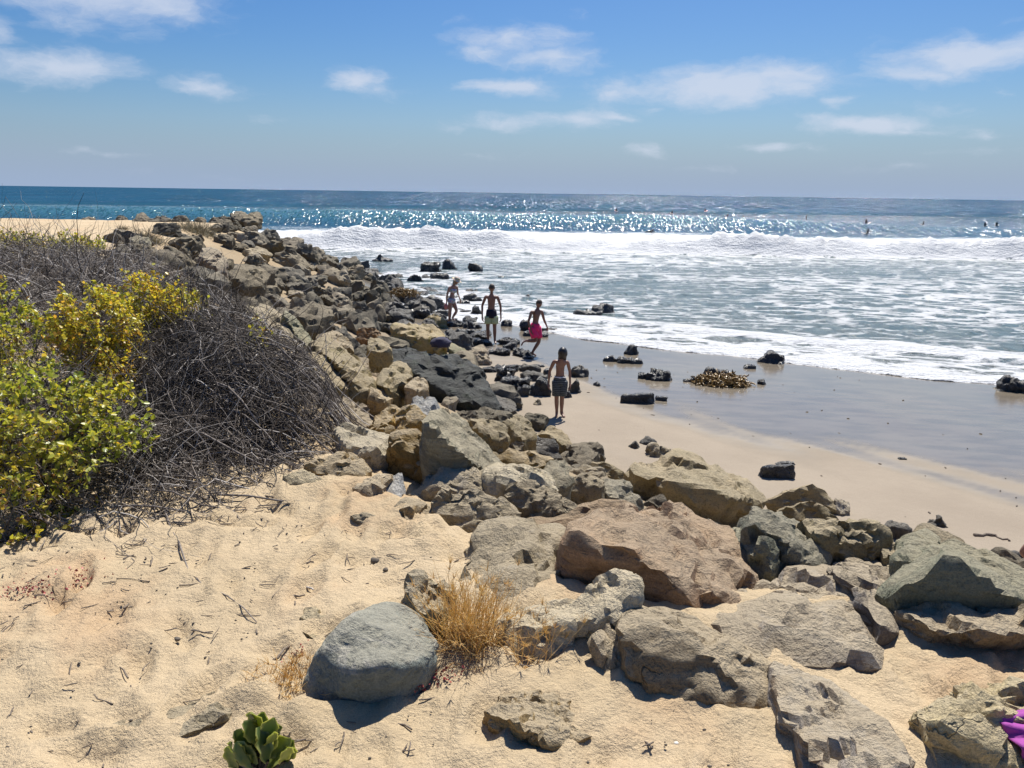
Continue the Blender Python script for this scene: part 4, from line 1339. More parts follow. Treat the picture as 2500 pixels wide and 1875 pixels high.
# ------------------------------------------------------------------ the heaped bank
def build_scatter():
    rg = np.random.RandomState(21)
    proto = []
    for k in range(26):
        n = rg.normal(size=(13, 3))
        n /= np.linalg.norm(n, axis=1)[:, None]
        d = rg.uniform(.58, 1.0, 13)
        n = np.concatenate([n, np.eye(3), -np.eye(3)])
        d = np.concatenate([d, np.full(6, 1.0)])
        V, Fc = radial(n, d, 4, 160)
        V = V * np.array([1.0, rg.uniform(.7, .95), rg.uniform(.52, .8)]) * .5
        V = roughen(V, Fc, .62, 500 + k, 1.35, .35 if k % 3 == 0 else 0)
        proto.append(np_mesh('bank_boulder', V, Fc))
        proto[-1].set_sharp_from_angle(angle=rad(30))
    pm = {}

    def put(me, key, loc, sc, rot, label, cat, group, name):
        if not me.materials:
            me.materials.append(M[key])
        o = link(name, me, None, loc)
        o.material_slots[0].link = 'OBJECT'
        o.material_slots[0].material = M[key]
        o.scale = sc
        o.rotation_euler = rot
        tag(o, label, cat, group)
        return o

    placed = []
    hx = np.array([b[:3] for b in BOULDERS])

    def try_place(cand, maxn, rmin, rmax, gap, clear):
        n = 0
        for (x, y, t) in cand:
            if n >= maxn:
                break
            r = rg.uniform(rmin, rmax) * float(np.clip(.42 + .58 * (y - 9.0) / 16.0, .42, 1.0)) if y > 9.5 else rg.uniform(rmin, rmax)
            if y > 17 and t < .16:
                r *= .62
            if placed:
                A = np.array(placed)
                if (np.hypot(A[:, 0] - x, A[:, 1] - y) < gap * (A[:, 2] + r)).any():
                    continue
            if (np.hypot(hx[:, 0] - x, hx[:, 1] - y) < clear * (hx[:, 2] + r)).any():
                continue
            placed.append((x, y, r))
            n += 1
            yield x, y, t, r

    N = 60000
    x, y = rg.uniform(-22, 6, N), rg.uniform(2.5, 57, N)
    t = slope_t(x, y)
    ok = (t > .02) & (t < .99) & ~((y > 38.5) & (x < -12.0)) & (y < 50)
    x, y, t = x[ok], y[ok], t[ok]
    far = (y > 9.5)
    cand = list(zip(x[far], y[far], t[far]))
    total = 0
    for (mx, a, b, gap, clear) in ((100, .46, .68, .70, .50), (140, .31, .44, .64, .5), (58, .2, .3, .62, .5)):
        for (px_, py_, pt_, r) in try_place(cand, mx, a, b, gap, clear):
            wet = pt_ > .80 and py_ > 18
            z = gz(px_, py_) + r * .18
            key = 'stone_damp' if wet else ('stone_slope_dark' if (pt_ > .5 and rg.rand() < .75) or rg.rand() < .3 else 'stone_slope')
            if not wet and rg.rand() < .12:
                key = 'stone_grey'
            if py_ > 34:
                lab = 'weathered boulder heaped on the seaward tip of the rocky point' if not wet else 'dark wet boulder where the surf washes the tip of the point'
                grp = 'boulders on the tip of the point' if not wet else 'wet boulders round the tip of the point'
            elif py_ > 17:
                lab = 'boulder in the long heaped bank between the sand platform and the surf' if not wet else 'dark damp boulder along the foot of the long bank by the surf'
                grp = 'boulders of the long bank' if not wet else 'damp boulders at the foot of the bank'
            else:
                lab = 'boulder filling the bank just beyond the dead brush'
                grp = 'boulders of the bank beyond the brush'
            size = 'large' if r > .56 else 'middling' if r > .42 else 'small'
            tone = {'stone_damp': 'wet black', 'stone_slope_dark': 'dark olive', 'stone_slope': 'tan', 'stone_grey': 'grey'}[key]
            band = 'at the top' if pt_ < .30 else 'halfway down' if pt_ < .62 else 'at the foot'
            where = 'of the seaward tip of the rocky point' if py_ > 34 else 'of the long bank below the far sand platform' if py_ > 24 else 'of the long bank left of the walking woman' if py_ > 17 else 'of the bank just beyond the dead brush'
            lab = '%s %s boulder %s %s' % (size, tone, band, where)
            put(proto[rg.randint(len(proto))], key, (px_, py_, z), np.array([1, 1, 1]) * r * 2 * rg.uniform(.95, 1.25),
                (rg.normal() * .35, rg.normal() * .35, rg.uniform(0, 6.28)), lab, 'boulder', grp, 'boulder')
            total += 1
    near = (y <= 10.5)
    cand = list(zip(x[near], y[near], t[near]))
    for (mx, a, b, gap, clear) in ((30, .16, .25, .75, .30), (44, .10, .16, .8, .22)):
        for (px_, py_, pt_, r) in try_place(cand, mx, a, b, gap, clear):
            z = gz(px_, py_) - r * .1
            key = ('stone_olive', 'stone_tan', 'stone_grey', 'stone_slope')[rg.randint(4)]
            put(proto[rg.randint(len(proto))], key, (px_, py_, z), np.array([1, 1, 1]) * r * 2 * rg.uniform(.95, 1.2),
                (rg.normal() * .4, rg.normal() * .4, rg.uniform(0, 6.28)), '%s %s rubble stone wedged in a gap between the big boulders %s' % ('fist-sized' if r < .16 else 'small' if r < .2 else 'stout', key.split('_')[1].replace('slope', 'brown'), 'beside the brush' if px_ < -.3 else 'below the bluff sand' if px_ < 1.2 else 'toward the triangular one'), 'rock',
                'rubble wedged between the foreground boulders', 'rubble_stone')
            total += 1
    # a fringe of small dark cobbles among the foam at the foot of the far bank
    N = 5000
    x, y = rg.uniform(-9, 0.5, N), rg.uniform(17, 50, N)
    dt = poly_dist(x, y, TOE)
    ok = (~inside(x, y, TOE)) & (dt < 1.6)
    cand = list(zip(x[ok], y[ok], dt[ok]))
    for (px_, py_, pt_, r) in try_place(cand, 60, .14, .34, .8, .6):
        put(proto[rg.randint(len(proto))], 'stone_wet', (px_, py_, gz(px_, py_) + r * .15), np.array([1, 1, .8]) * r * 2.2, (0, 0, rg.uniform(0, 6.28)),
            'small black cobble in the foam at the foot of the far bank', 'rock', 'black cobbles at the foot of the far bank', 'cobble')
    print('scatter', total)


# ------------------------------------------------------------------ plants: materials
def make_simple(name, c1, c2, scale=30.0, rough=.8, spec=.2, bump=.4, stretch=(1, 1, 1), trans=0.0):
    m, t, b = new_mat(name)
    tc = t.new('ShaderNodeTexCoord').outputs['Object']
    n = t.noise(t.mapping(tc, stretch), scale, 4.0, .6)
    t.put(b.inputs['Base Color'], t.mix(t.ramp(n, .35, .65), c1, c2))
    t.put(b.inputs['Roughness'], rough)
    t.put(b.inputs['Specular IOR Level'], spec)
    if bump:
        t.put(b.inputs['Normal'], t.bump(n, bump, .01))
    M[name] = m
    return m, t, b


def make_leaf(name, rough=.38, spec=.5, flat=None):
    """Leaf skin: colour of each leaf from its own attribute; light shines through the blade."""
    m, t, b = new_mat(name)
    c = t.attr('tint', 'Color')
    if flat:
        n = t.noise(t.new('ShaderNodeTexCoord').outputs['Object'], 25.0, 3.0)
        c = t.mix(t.ramp(n, .35, .65), flat[0], flat[1])
    t.put(b.inputs['Base Color'], c)
    t.put(b.inputs['Roughness'], rough)
    t.put(b.inputs['Specular IOR Level'], spec)
    tr = t.new('ShaderNodeBsdfTranslucent')
    t.put(tr.inputs['Color'], t.mix(1.0, c, (1.25, 1.15, .6), 'MULTIPLY'))
    mx = t.new('ShaderNodeMixShader')
    mx.inputs[0].default_value = .46
    t.l.new(b.outputs[0], mx.inputs[1])
    t.l.new(tr.outputs[0], mx.inputs[2])
    out = m.node_tree.nodes['Material Output']
    t.l.new(mx.outputs[0], out.inputs[0])
    M[name] = m


make_leaf('leaf')
make_leaf('leaf_thick', .32, .5)
make_simple('twig', (.155, .130, .110), (.27, .235, .205), 60.0, .85, .15, .3)
make_simple('twig_dark', (.050, .042, .036), (.105, .09, .078), 60.0, .85, .15, .3)
make_simple('twig_pale', (.34, .31, .28), (.46, .42, .38), 40.0, .8, .15, .3)
make_leaf('straw', .6, .2, ((.72, .53, .27), (.82, .67, .40)))
make_simple('red_leaf', (.30, .05, .055), (.42, .10, .08), 60.0, .45, .4, .2)
make_simple('stick', (.145, .115, .095), (.23, .19, .15), 35.0, .85, .15, .5)
make_simple('pebble_dark', (.10, .085, .07), (.16, .135, .105), 50.0, .85, .2, .4)
make_simple('pebble_white', (.66, .62, .54), (.74, .71, .64), 50.0, .6, .3, .2)
make_simple('kelp', (.27, .17, .05), (.15, .09, .03), 12.0, .30, .55, .3)
make_simple('grey_brush', (.20, .175, .12), (.29, .25, .16), 30.0, .8, .15, .0)


# ------------------------------------------------------------------ plants: geometry
def tubes(paths, radii, sides=3):
    """paths: (n, k, 3); radii: (n, k). One array of thin tapering tubes."""
    P = np.asarray(paths, float)
    n, k, _ = P.shape
    T = np.gradient(P, axis=1)
    T /= np.linalg.norm(T, axis=2, keepdims=True) + 1e-9
    up = np.where(np.abs(T[..., 2:3]) > .9, np.array([1.0, 0, 0]), np.array([0, 0, 1.0]))
    A = np.cross(T, up)
    A /= np.linalg.norm(A, axis=2, keepdims=True) + 1e-9
    B = np.cross(T, A)
    R = np.asarray(radii, float)[..., None]
    rings = []
    for s in range(sides):
        a = 2 * math.pi * s / sides
        rings.append(P + (A * math.cos(a) + B * math.sin(a)) * R)
    V = np.stack(rings, 2).reshape(-1, 3)            # n, k, sides
    base = (np.arange(n) * k * sides)[:, None, None]
    kk = (np.arange(k - 1) * sides)[None, :, None]
    ss = np.arange(sides)[None, None, :]
    s2 = (ss + 1) % sides
    a = base + kk + ss
    b = base + kk + s2
    F_ = np.stack([a, b, b + sides, a + sides], -1).reshape(-1, 4)
    return V, F_


def walk(rg, start, head, steps, length, wander, droop, dome=None, keep=0.42):
    """Meandering twigs: start (n,3), head (n,3) unit; returns (n, steps, 3)."""
    n = len(start)
    P = [start]
    h = head.copy()
    seg = length / (steps - 1)
    for i in range(steps - 1):
        h = h + rg.normal(size=(n, 3)) * wander
        h[:, 2] -= droop
        h /= np.linalg.norm(h, axis=1)[:, None]
        q = P[-1] + h * seg[:, None]
        if dome is not None:
            g = dome(q[:, 0], q[:, 1])
            over = q[:, 2] - g
            hi = over > 0
            q[hi, 2] -= over[hi] * keep
            h[hi, 2] -= .25
        gnd = ground_z(q[:, 0], q[:, 1]) + .012
        q[:, 2] = np.maximum(q[:, 2], gnd)
        P.append(q)
    return np.stack(P, 1)


def dome_fn(blobs):
    """Upper surface of a brush mass: rounded humps (x, y, rx, ry, height)."""
    def f(x, y):
        g = ground_z(x, y)
        z = np.zeros_like(g)
        for (cx, cy, rx, ry, h) in blobs:
            e = ((x - cx) / rx) ** 2 + ((y - cy) / ry) ** 2
            z = np.maximum(z, h * np.sqrt(np.clip(1 - e, 0, 1)))
        return g + z * (.82 + .85 * fbm(xy3(x, y, 1.7, 3), 3)) + .09 * fbm(xy3(x, y, 4.5, 3), 2) * (z > .03)
    return f


def dead_brush(label, blobs, count, seed, rmin, rmax, lmin, lmax, cat='dead bush', flow=None, pale=.12, dark=.5, arcs=0):
    rg = np.random.RandomState(seed)
    dome = dome_fn(blobs)
    A = np.array([b[2] * b[3] for b in blobs])
    A = A / A.sum()
    idx = rg.choice(len(blobs), count, p=A)
    B = np.array(blobs)[idx]
    a, r = rg.uniform(0, 6.283, count), np.sqrt(rg.uniform(0, 1, count)) * .98
    x, y = B[:, 0] + B[:, 2] * r * np.cos(a), B[:, 1] + B[:, 3] * r * np.sin(a)
    g = ground_z(x, y)
    top = dome(x, y)
    f = 1 - .8 * rg.uniform(0, 1, count) ** 1.8
    z = g + (top - g) * f
    st = np.stack([x, y, z], 1)
    if flow is None:
        hd = rg.normal(size=(count, 3)) * np.array([1, 1, .45])
    else:
        hd = np.array(flow)[None] + rg.normal(size=(count, 3)) * np.array([.75, .75, .35])
        hd[rg.rand(count) < .5] *= -1
    # spread outward over the hump
    hd[:, 0] += .5 * (x - B[:, 0]) / B[:, 2]
    hd[:, 1] += .5 * (y - B[:, 1]) / B[:, 3]
    hd /= np.linalg.norm(hd, axis=1)[:, None]
    L = rg.uniform(lmin, lmax, count)
    P = walk(rg, st, hd, 7, L * rg.uniform(.5, 1.1, count), .40, .045, dome)
    # some twigs spring out of the mass
    free = rg.rand(count) < .13
    nf = int(free.sum())
    P[free] = walk(rg, st[free], (hd[free] * .7 + np.array([0, 0, .8])) / 1.0, 7, L[free] * .7, .22, .0)
    R = (rg.uniform(0, 1, count) ** 2.2 * (rmax - rmin) + rmin)[:, None] * np.linspace(1.0, .35, 7)[None]
    root = empty('dead_bush', (float(np.mean(np.array(blobs)[:, 0])), float(np.mean(np.array(blobs)[:, 1])), 0))
    c = np.array([root.location.x, root.location.y, gz(root.location.x, root.location.y)])
    root.location = c
    tag(root, label, cat)
    cls = rg.rand(count)
    for nm, lo, hi, mt in (('dark_twigs', 0, dark, 'twig_dark'), ('grey_twigs', dark, 1 - pale, 'twig'), ('bleached_twigs', 1 - pale, 1.01, 'twig_pale')):
        k = (cls >= lo) & (cls < hi)
        V, Fc = tubes(P[k], R[k])
        o = link(nm, np_mesh(nm, V - c, Fc), M[mt], None, root)
        o['kind'] = 'stuff'
    if arcs:
        # long bare branches combed over the mound
        k = rg.choice(count, arcs)
        st2 = st[k].copy()
        st2[:, 2] = g[k] + (top[k] - g[k]) * rg.uniform(.55, 1.0, arcs)
        hd2 = np.array(flow)[None] * rg.choice([-1, 1], arcs)[:, None] + rg.normal(size=(arcs, 3)) * [.35, .35, .2]
        hd2 /= np.linalg.norm(hd2, axis=1)[:, None]
        P2 = walk(rg, st2, hd2, 9, rg.uniform(.7, 1.5, arcs), .10, .06, dome, .55)
        V, Fc = tubes(P2, np.repeat(np.linspace(1, .35, 9)[None], arcs, 0) * rg.uniform(.0035, .0085, arcs)[:, None], 5)
        link('long_branches', np_mesh('long_branches', V - c, Fc), M['twig'], None, root)['kind'] = 'stuff'
    # stout crooked limbs low inside
    nl = max(6, count // 220)
    k = rg.choice(count, nl)
    st2 = st[k].copy()
    st2[:, 2] = g[k] + .03
    hd2 = rg.normal(size=(nl, 3)) * [1, 1, .2] + [0, 0, .35]
    hd2 /= np.linalg.norm(hd2, axis=1)[:, None]
    P2 = walk(rg, st2, hd2, 8, rg.uniform(.7, 1.3, nl) * lmax, .28, .02, dome)
    V, Fc = tubes(P2, np.repeat(np.linspace(1, .4, 8)[None], nl, 0) * rg.uniform(rmax * 1.3, rmax * 2.2, nl)[:, None], 6)
    link('limbs', np_mesh('limbs', V - c, Fc), M['twig'], None, root)['kind'] = 'stuff'
    return root


LEAF_OUT = np.array([(0, 0), (.28, .34), (.62, .36), (1.0, 0), (.62, -.36), (.28, -.34)])


def leaves_mesh(C, D, Up, size, width, fold, tint):
    """Simple folded leaf blades, one per row: 6 outline points round a sunken midrib."""
    n = len(C)
    D = D / np.linalg.norm(D, axis=1)[:, None]
    S = np.cross(D, Up)
    S /= np.linalg.norm(S, axis=1)[:, None] + 1e-9
    N = np.cross(S, D)
    pts = []
    for (a, b) in LEAF_OUT:
        p = C + D * (a * size)[:, None] + S * (b * size * width)[:, None] + N * (abs(b) * fold * size - .12 * a * a * size)[:, None]
        pts.append(p)
    V = np.stack(pts, 1).reshape(-1, 3)
    b = (np.arange(n) * 6)[:, None]
    Fc = np.concatenate([b + np.array([[0, 1, 2, 3]]), b + np.array([[0, 3, 4, 5]])])
    me = np_mesh('foliage', V, Fc)
    add_attr(me, 'tint', np.repeat(tint, 6, 0))
    return me


GREEN = np.array([(.27, .33, .055), (.37, .43, .07), (.48, .49, .11), (.20, .26, .045)])
YELLOW = np.array([(.64, .56, .07), (.72, .57, .07), (.55, .53, .08), (.70, .42, .08)])


def leafy_shrub(label, balls, count, seed, size, yellow, base, cat='shrub', stems=26, dry=.05, name='leafy_shrub'):
    """balls: (x, y, z, rx, ry, rz). Sprigs of leaves along many short shoots filling the balls unevenly."""
    rg = np.random.RandomState(seed)
    bl = np.array(balls, float)
    vol = bl[:, 3] * bl[:, 4] * bl[:, 5]
    shoots = max(30, count // 9)
    idx = rg.choice(len(bl), shoots, p=vol / vol.sum())
    d = rg.normal(size=(shoots, 3))
    d /= np.linalg.norm(d, axis=1)[:, None]
    r = rg.uniform(.25, 1.0, shoots) ** .5
    wob = 1 + .28 * perlin(d * 2.2 + seed)
    C = bl[idx, :3] + d * bl[idx, 3:6] * (r * wob)[:, None]
    hd = d * .8 + np.array([0, 0, .55]) + rg.normal(size=(shoots, 3)) * .4
    hd /= np.linalg.norm(hd, axis=1)[:, None]
    L = rg.uniform(2.2, 5.0, shoots) * size
    P = walk(rg, C - hd * (L * .5)[:, None], hd, 5, L, .18, .02)
    per = max(1, count // shoots)
    lc, ld, lu, lt, ls = [], [], [], [], []
    clump = perlin(C * 2.6 + seed * 1.7)
    for k in range(per):
        f = rg.uniform(0.1, 1.0, shoots)
        i0 = np.clip((f * 4).astype(int), 0, 3)
        w = (f * 4 - i0)[:, None]
        ar = np.arange(shoots)
        c = P[ar, i0] * (1 - w) + P[ar, i0 + 1] * w
        dd = hd * .5 + rg.normal(size=(shoots, 3)) * .75
        up = np.array([0, 0, 1.0]) + rg.normal(size=(shoots, 3)) * .55
        y = np.clip(yellow + .55 * clump + rg.normal(size=shoots) * .18, 0, 1)[:, None]
        gcol = GREEN[rg.randint(0, 4, shoots)]
        ycol = YELLOW[rg.randint(0, 4, shoots)]
        col = gcol * (1 - y) + ycol * y
        dr = rg.rand(shoots) < dry
        col[dr] = np.array([.23, .13, .06])
        lc.append(c); ld.append(dd); lu.append(up); lt.append(col); ls.append(rg.uniform(.6, 1.2, shoots) * size)
    lc = np.concatenate(lc)
    g = ground_z(lc[:, 0], lc[:, 1])
    gap = np.tile(perlin(C * 5.0 + seed * 3.1) > -.12, per)
    ok = (lc[:, 2] > g + .01) & gap
    root = empty(name, base)
    tag(root, label, cat)
    b = np.array(base)
    me = leaves_mesh(lc[ok] - b, np.concatenate(ld)[ok], np.concatenate(lu)[ok], np.concatenate(ls)[ok], .95, .22, np.concatenate(lt)[ok])
    o = link('foliage', me, M['leaf'], None, root)
    V, Fc = tubes(P - b, np.repeat(np.linspace(1, .5, 5)[None], shoots, 0) * size * .055)
    V2, F2 = [], []
    # stems from the ground into the crown
    k = rg.choice(shoots, stems)
    st = np.repeat(b[None], stems, 0) + rg.normal(size=(stems, 3)) * [.12, .12, 0]
    tt = np.linspace(0, 1, 6)[None, :, None]
    Q = st[:, None] * (1 - tt) + C[k][:, None] * tt + rg.normal(size=(stems, 6, 3)) * .03 * np.sin(np.pi * tt)
    Vb, Fb = tubes(Q - b, np.repeat(np.linspace(1, .35, 6)[None], stems, 0) * rg.uniform(.004, .010, stems)[:, None], 4)
    V = np.concatenate([V, Vb])
    o2 = link('branches', np_mesh('branches', V, [Fc, Fb + len(V) - len(Vb)]), M['twig'], None, root)
    return root


def P_(u, v, y):
    return at_y(u * 1.13020, v * 1.13020, y)


def ball(u, v, y, wpx, hpx, depth):
    """A lump of crown seen at (u, v) in the 2212-wide view, y metres off."""
    c = P_(u, v, y)
    k = y / (F_PX / 1.1302)
    return (c[0], c[1], c[2], wpx * .5 * k, depth, hpx * .5 * k)


def build_plants():
    # big mounds of dead brush
    dead_brush('dense dark mound of dead twigs beside the pale rocks, twigs combed sideways',
               [(-1.78, 5.0, .60, .75, .62), (-2.25, 5.8, .70, .8, .74), (-1.50, 4.72, .38, .42, .36), (-2.5, 5.2, .7, .7, .55), (-2.85, 6.9, .55, .8, .72), (-2.9, 6.4, .7, .8, .68)],
               6800, 41, .0016, .0060, .30, .85, flow=(1.0, -.35, .1), dark=.64, arcs=240)
    dead_brush('low sprawl of dead branches in front of the leafy green shrub',
               [(-2.15, 4.35, .75, .42, .30), (-2.55, 4.0, .75, .45, .36), (-1.65, 4.15, .5, .34, .13), (-2.0, 3.75, .55, .36, .16), (-2.9, 4.6, .7, .6, .5)],
               3200, 42, .0014, .0055, .3, .8, flow=(.9, -.4, .05), pale=.16, dark=.58, arcs=70)
    dead_brush('broad grey thicket of dead twigs behind the yellow shrubs',
               [(-6.4, 9.5, 2.0, 2.0, .86), (-4.5, 8.4, 1.25, 1.4, .70), (-7.8, 11.5, 2.2, 2.2, .86), (-6.3, 11.6, 1.3, 1.8, .66), (-3.9, 7.3, 1.1, 1.2, .66), (-5.2, 7.4, 1.6, 1.4, .72), (-5.2, 9.6, .9, 1.1, .62)],
               7200, 43, .0022, .0075, .5, 1.35, pale=.3)
    # leafy shrubs
    leafy_shrub('large bright green shrub spilling over the sand at the left edge',
                [ball(90, 880, 3.9, 330, 200, .45), ball(190, 930, 3.75, 250, 190, .38), ball(40, 1000, 3.6, 200, 190, .35), ball(120, 1010, 3.6, 170, 130, .3), ball(250, 915, 3.8, 110, 90, .22), ball(-60, 930, 3.8, 260, 300, .4)],
                9000, 51, .031, .25, tuple(P_(60, 1080, 3.75)[:2]) + (gz(*P_(60, 1080, 3.75)[:2]),))
    leafy_shrub('thin yellowing shrub with drooping shoots at the bottom of the left edge',
                [ball(60, 1090, 3.35, 210, 170, .25), ball(20, 1150, 3.2, 120, 130, .2), ball(140, 1120, 3.4, 110, 130, .2)],
                1500, 52, .030, .40, tuple(P_(50, 1180, 3.3)[:2]) + (gz(*P_(50, 1180, 3.3)[:2]),), dry=.22)
    leafy_shrub('pale green shrub at the left edge above the large bright one',
                [ball(30, 720, 5.0, 170, 150, .45), ball(90, 700, 5.0, 90, 60, .25), ball(-50, 700, 5.0, 200, 200, .4), ball(60, 780, 4.8, 200, 100, .35)],
                3600, 53, .031, .25, tuple(P_(20, 880, 5.0)[:2]) + (gz(*P_(20, 880, 5.0)[:2]),))
    leafy_shrub('tall yellow shrub standing in the middle of the dead brush',
                [ball(215, 695, 5.2, 150, 150, .36), ball(180, 655, 5.2, 90, 80, .24), ball(190, 755, 5.1, 130, 140, .3), ball(265, 735, 5.3, 80, 110, .24), ball(262, 810, 5.0, 80, 120, .2), ball(155, 700, 5.3, 60, 130, .2), ball(230, 820, 5.0, 100, 110, .22)],
                7600, 54, .030, .74, tuple(P_(215, 840, 5.5)[:2]) + (gz(*P_(215, 840, 5.5)[:2]),))
    leafy_shrub('yellow-green shrub with orange tips, right of the tall yellow one',
                [ball(320, 640, 6.1, 110, 100, .34), ball(375, 655, 6.1, 90, 80, .3), ball(405, 680, 6.0, 80, 50, .24), ball(315, 700, 6.0, 90, 60, .26)],
                4000, 55, .031, .58, tuple(P_(340, 760, 6.2)[:2]) + (gz(*P_(340, 760, 6.2)[:2]),), dry=.07)
    leafy_shrub('small leafy shoot low in front of the tall yellow shrub',
                [ball(255, 845, 4.9, 60, 40, .14), ball(290, 850, 4.9, 40, 30, .1), ball(240, 800, 5.0, 46, 60, .12)],
                560, 56, .029, .3, tuple(P_(255, 870, 5.0)[:2]) + (gz(*P_(255, 870, 5.0)[:2]),), stems=8)
    leafy_shrub('sparse yellow sprig at the right tip of the dead brush',
                [ball(555, 715, 5.6, 40, 90, .14)], 230, 57, .03, .7, tuple(P_(555, 770, 5.6)[:2]) + (gz(*P_(555, 770, 5.6)[:2]),), stems=5)
    leafy_shrub('far yellow-green shrub at the left edge below the sand platform',
                [ball(20, 530, 13.0, 90, 60, .7), ball(-40, 540, 13, 120, 80, .8), ball(60, 520, 13.3, 60, 24, .5)],
                2400, 58, .055, .42, tuple(P_(15, 580, 13.0)[:2]) + (gz(*P_(15, 580, 13.0)[:2]),))
    leafy_shrub('far low yellow-green shrub along the edge of the sand platform',
                [ball(155, 528, 13.4, 130, 28, .6), ball(115, 524, 13.4, 60, 20, .4), ball(195, 534, 13.2, 50, 22, .4)],
                1900, 59, .055, .42, tuple(P_(150, 560, 13.3)[:2]) + (gz(*P_(150, 560, 13.3)[:2]),))

    # scrubby tufts where the platform meets the bank
    def scrub(label, u, v, w, h, seed, n=260):
        rg = np.random.RandomState(seed)
        b = hit(u * 1.1302, v * 1.1302)
        k = b[1] / (F_PX / 1.1302)
        st = np.stack([b[0] + rg.normal(size=n) * w * k * .22, b[1] + rg.normal(size=n) * w * k * .26, np.zeros(n)], 1)
        st[:, 2] = ground_z(st[:, 0], st[:, 1])
        hd = rg.normal(size=(n, 3)) * [.8, .8, .2] + [0, 0, .8]
        hd /= np.linalg.norm(hd, axis=1)[:, None]
        P = walk(rg, st, hd, 5, rg.uniform(.5, 1.1, n) * h * k * 1.4, .25, .03)
        V, Fc = tubes(P, np.linspace(1, .4, 5)[None] * rg.uniform(.006, .012, n)[:, None])
        o = link('scrub_tuft', np_mesh('scrub_tuft', V - b, Fc), M['grey_brush'], b)
        tag(o, label, 'scrub')
    scrub('dry olive scrub on the sand in front of the crest rocks of the point', 430, 502, 85, 22, 61, 420)
    scrub('grey wiry scrub between the striped bedded rock and the bank', 320, 522, 60, 26, 62)
    scrub('small grey tuft on the sand left of the wiry scrub', 265, 497, 24, 10, 63, 90)

    # dry grass
    def grass(label, u, v, n, hgt, spread, seed, heads=.25):
        rg = np.random.RandomState(seed)
        b = hit(u * 1.1302, v * 1.1302)
        st = np.stack([b[0] + rg.normal(size=n) * spread, b[1] + rg.normal(size=n) * spread * .9, np.zeros(n)], 1)
        st[:, 2] = ground_z(st[:, 0], st[:, 1]) - .005
        hd = rg.normal(size=(n, 3)) * [.42, .42, .1] + [.05, 0, 1.0]
        hd /= np.linalg.norm(hd, axis=1)[:, None]
        L = hgt * rg.uniform(.35, 1.05, n)
        P = walk(rg, st, hd, 6, L, .13, .035)
        V, Fc = tubes(P, np.array([1, .9, .8, .7, .5, .25])[None] * rg.uniform(.0009, .0019, n)[:, None])
        root = empty('dry_grass', b)
        tag(root, label, 'dry grass')
        o = link('blades', np_mesh('blades', V - b, Fc), M['straw'], None, root)
        o['kind'] = 'stuff'
        # bristly seed heads
        k = np.where(rg.rand(n) < heads)[0]
        tips = P[k, -1]
        dirs = P[k, -1] - P[k, -3]
        dirs /= np.linalg.norm(dirs, axis=1)[:, None]
        m = 9
        c = np.repeat(tips - dirs * .012, m, 0)
        dd = np.repeat(dirs, m, 0) + rg.normal(size=(len(c), 3)) * .42
        dd /= np.linalg.norm(dd, axis=1)[:, None]
        Q = c[:, None] + dd[:, None] * (np.linspace(0, 1, 3)[None, :, None] * rg.uniform(.02, .045, len(c))[:, None, None])
        V, Fc = tubes(Q, np.repeat(np.array([[.0011, .0008, .0003]]), len(c), 0))
        o = link('seed_heads', np_mesh('seed_heads', V - b, Fc), M['straw'], None, root)
        o['kind'] = 'stuff'
        # fallen straw round the foot
        q = n // 2
        a = rg.uniform(0, 6.28, q)
        s2 = np.stack([b[0] + rg.normal(size=q) * spread * 1.7, b[1] + rg.normal(size=q) * spread * 1.4, np.zeros(q)], 1)
        s2[:, 2] = ground_z(s2[:, 0], s2[:, 1]) + rg.uniform(.004, .02, q)
        P = walk(rg, s2, np.stack([np.cos(a), np.sin(a), .1 * np.ones(q)], 1), 4, rg.uniform(.03, .10, q), .2, .05)
        V, Fc = tubes(P, np.repeat(np.array([[.0012, .0012, .001, .0006]]), q, 0))
        o = link('fallen_straw', np_mesh('fallen_straw', V - b, Fc), M['straw'], None, root)
        o['kind'] = 'stuff'
    grass('golden tuft of dry bristly grass between the blue-grey boulder and the cream slab', 1008, 1400, 430, .30, .045, 71)
    grass('thin dry grass stalks with spiky heads in front of the cream slab', 1150, 1425, 60, .18, .045, 72, .5)
    grass('dead brown grass clump tucked under the left side of the blue-grey boulder', 625, 1480, 240, .08, .04, 73, .1)

    # broad-leaved green plant at the bottom edge: each leaf a part
    rg = np.random.RandomState(81)
    b = hit(560 * 1.1302, 1690 * 1.1302)
    b[2] = gz(b[0], b[1])
    root = empty('succulent_plant', b)
    tag(root, 'green plant with broad wavy-edged fleshy leaves at the bottom edge', 'plant')
    k = 2.0 / (F_PX / 1.1302)
    spec = []
    for i in range(30):
        uu = 555 + rg.uniform(-1, 1) * 82
        ht = (1 - ((uu - 555) / 105) ** 2) * rg.uniform(.45, 1.0)
        spec.append((uu, 1672 - 118 * ht, rg.uniform(52, 88), -(uu - 555) * .55 + rg.normal() * 14, int(rg.choice([0, 0, 1, 1, 2]))))
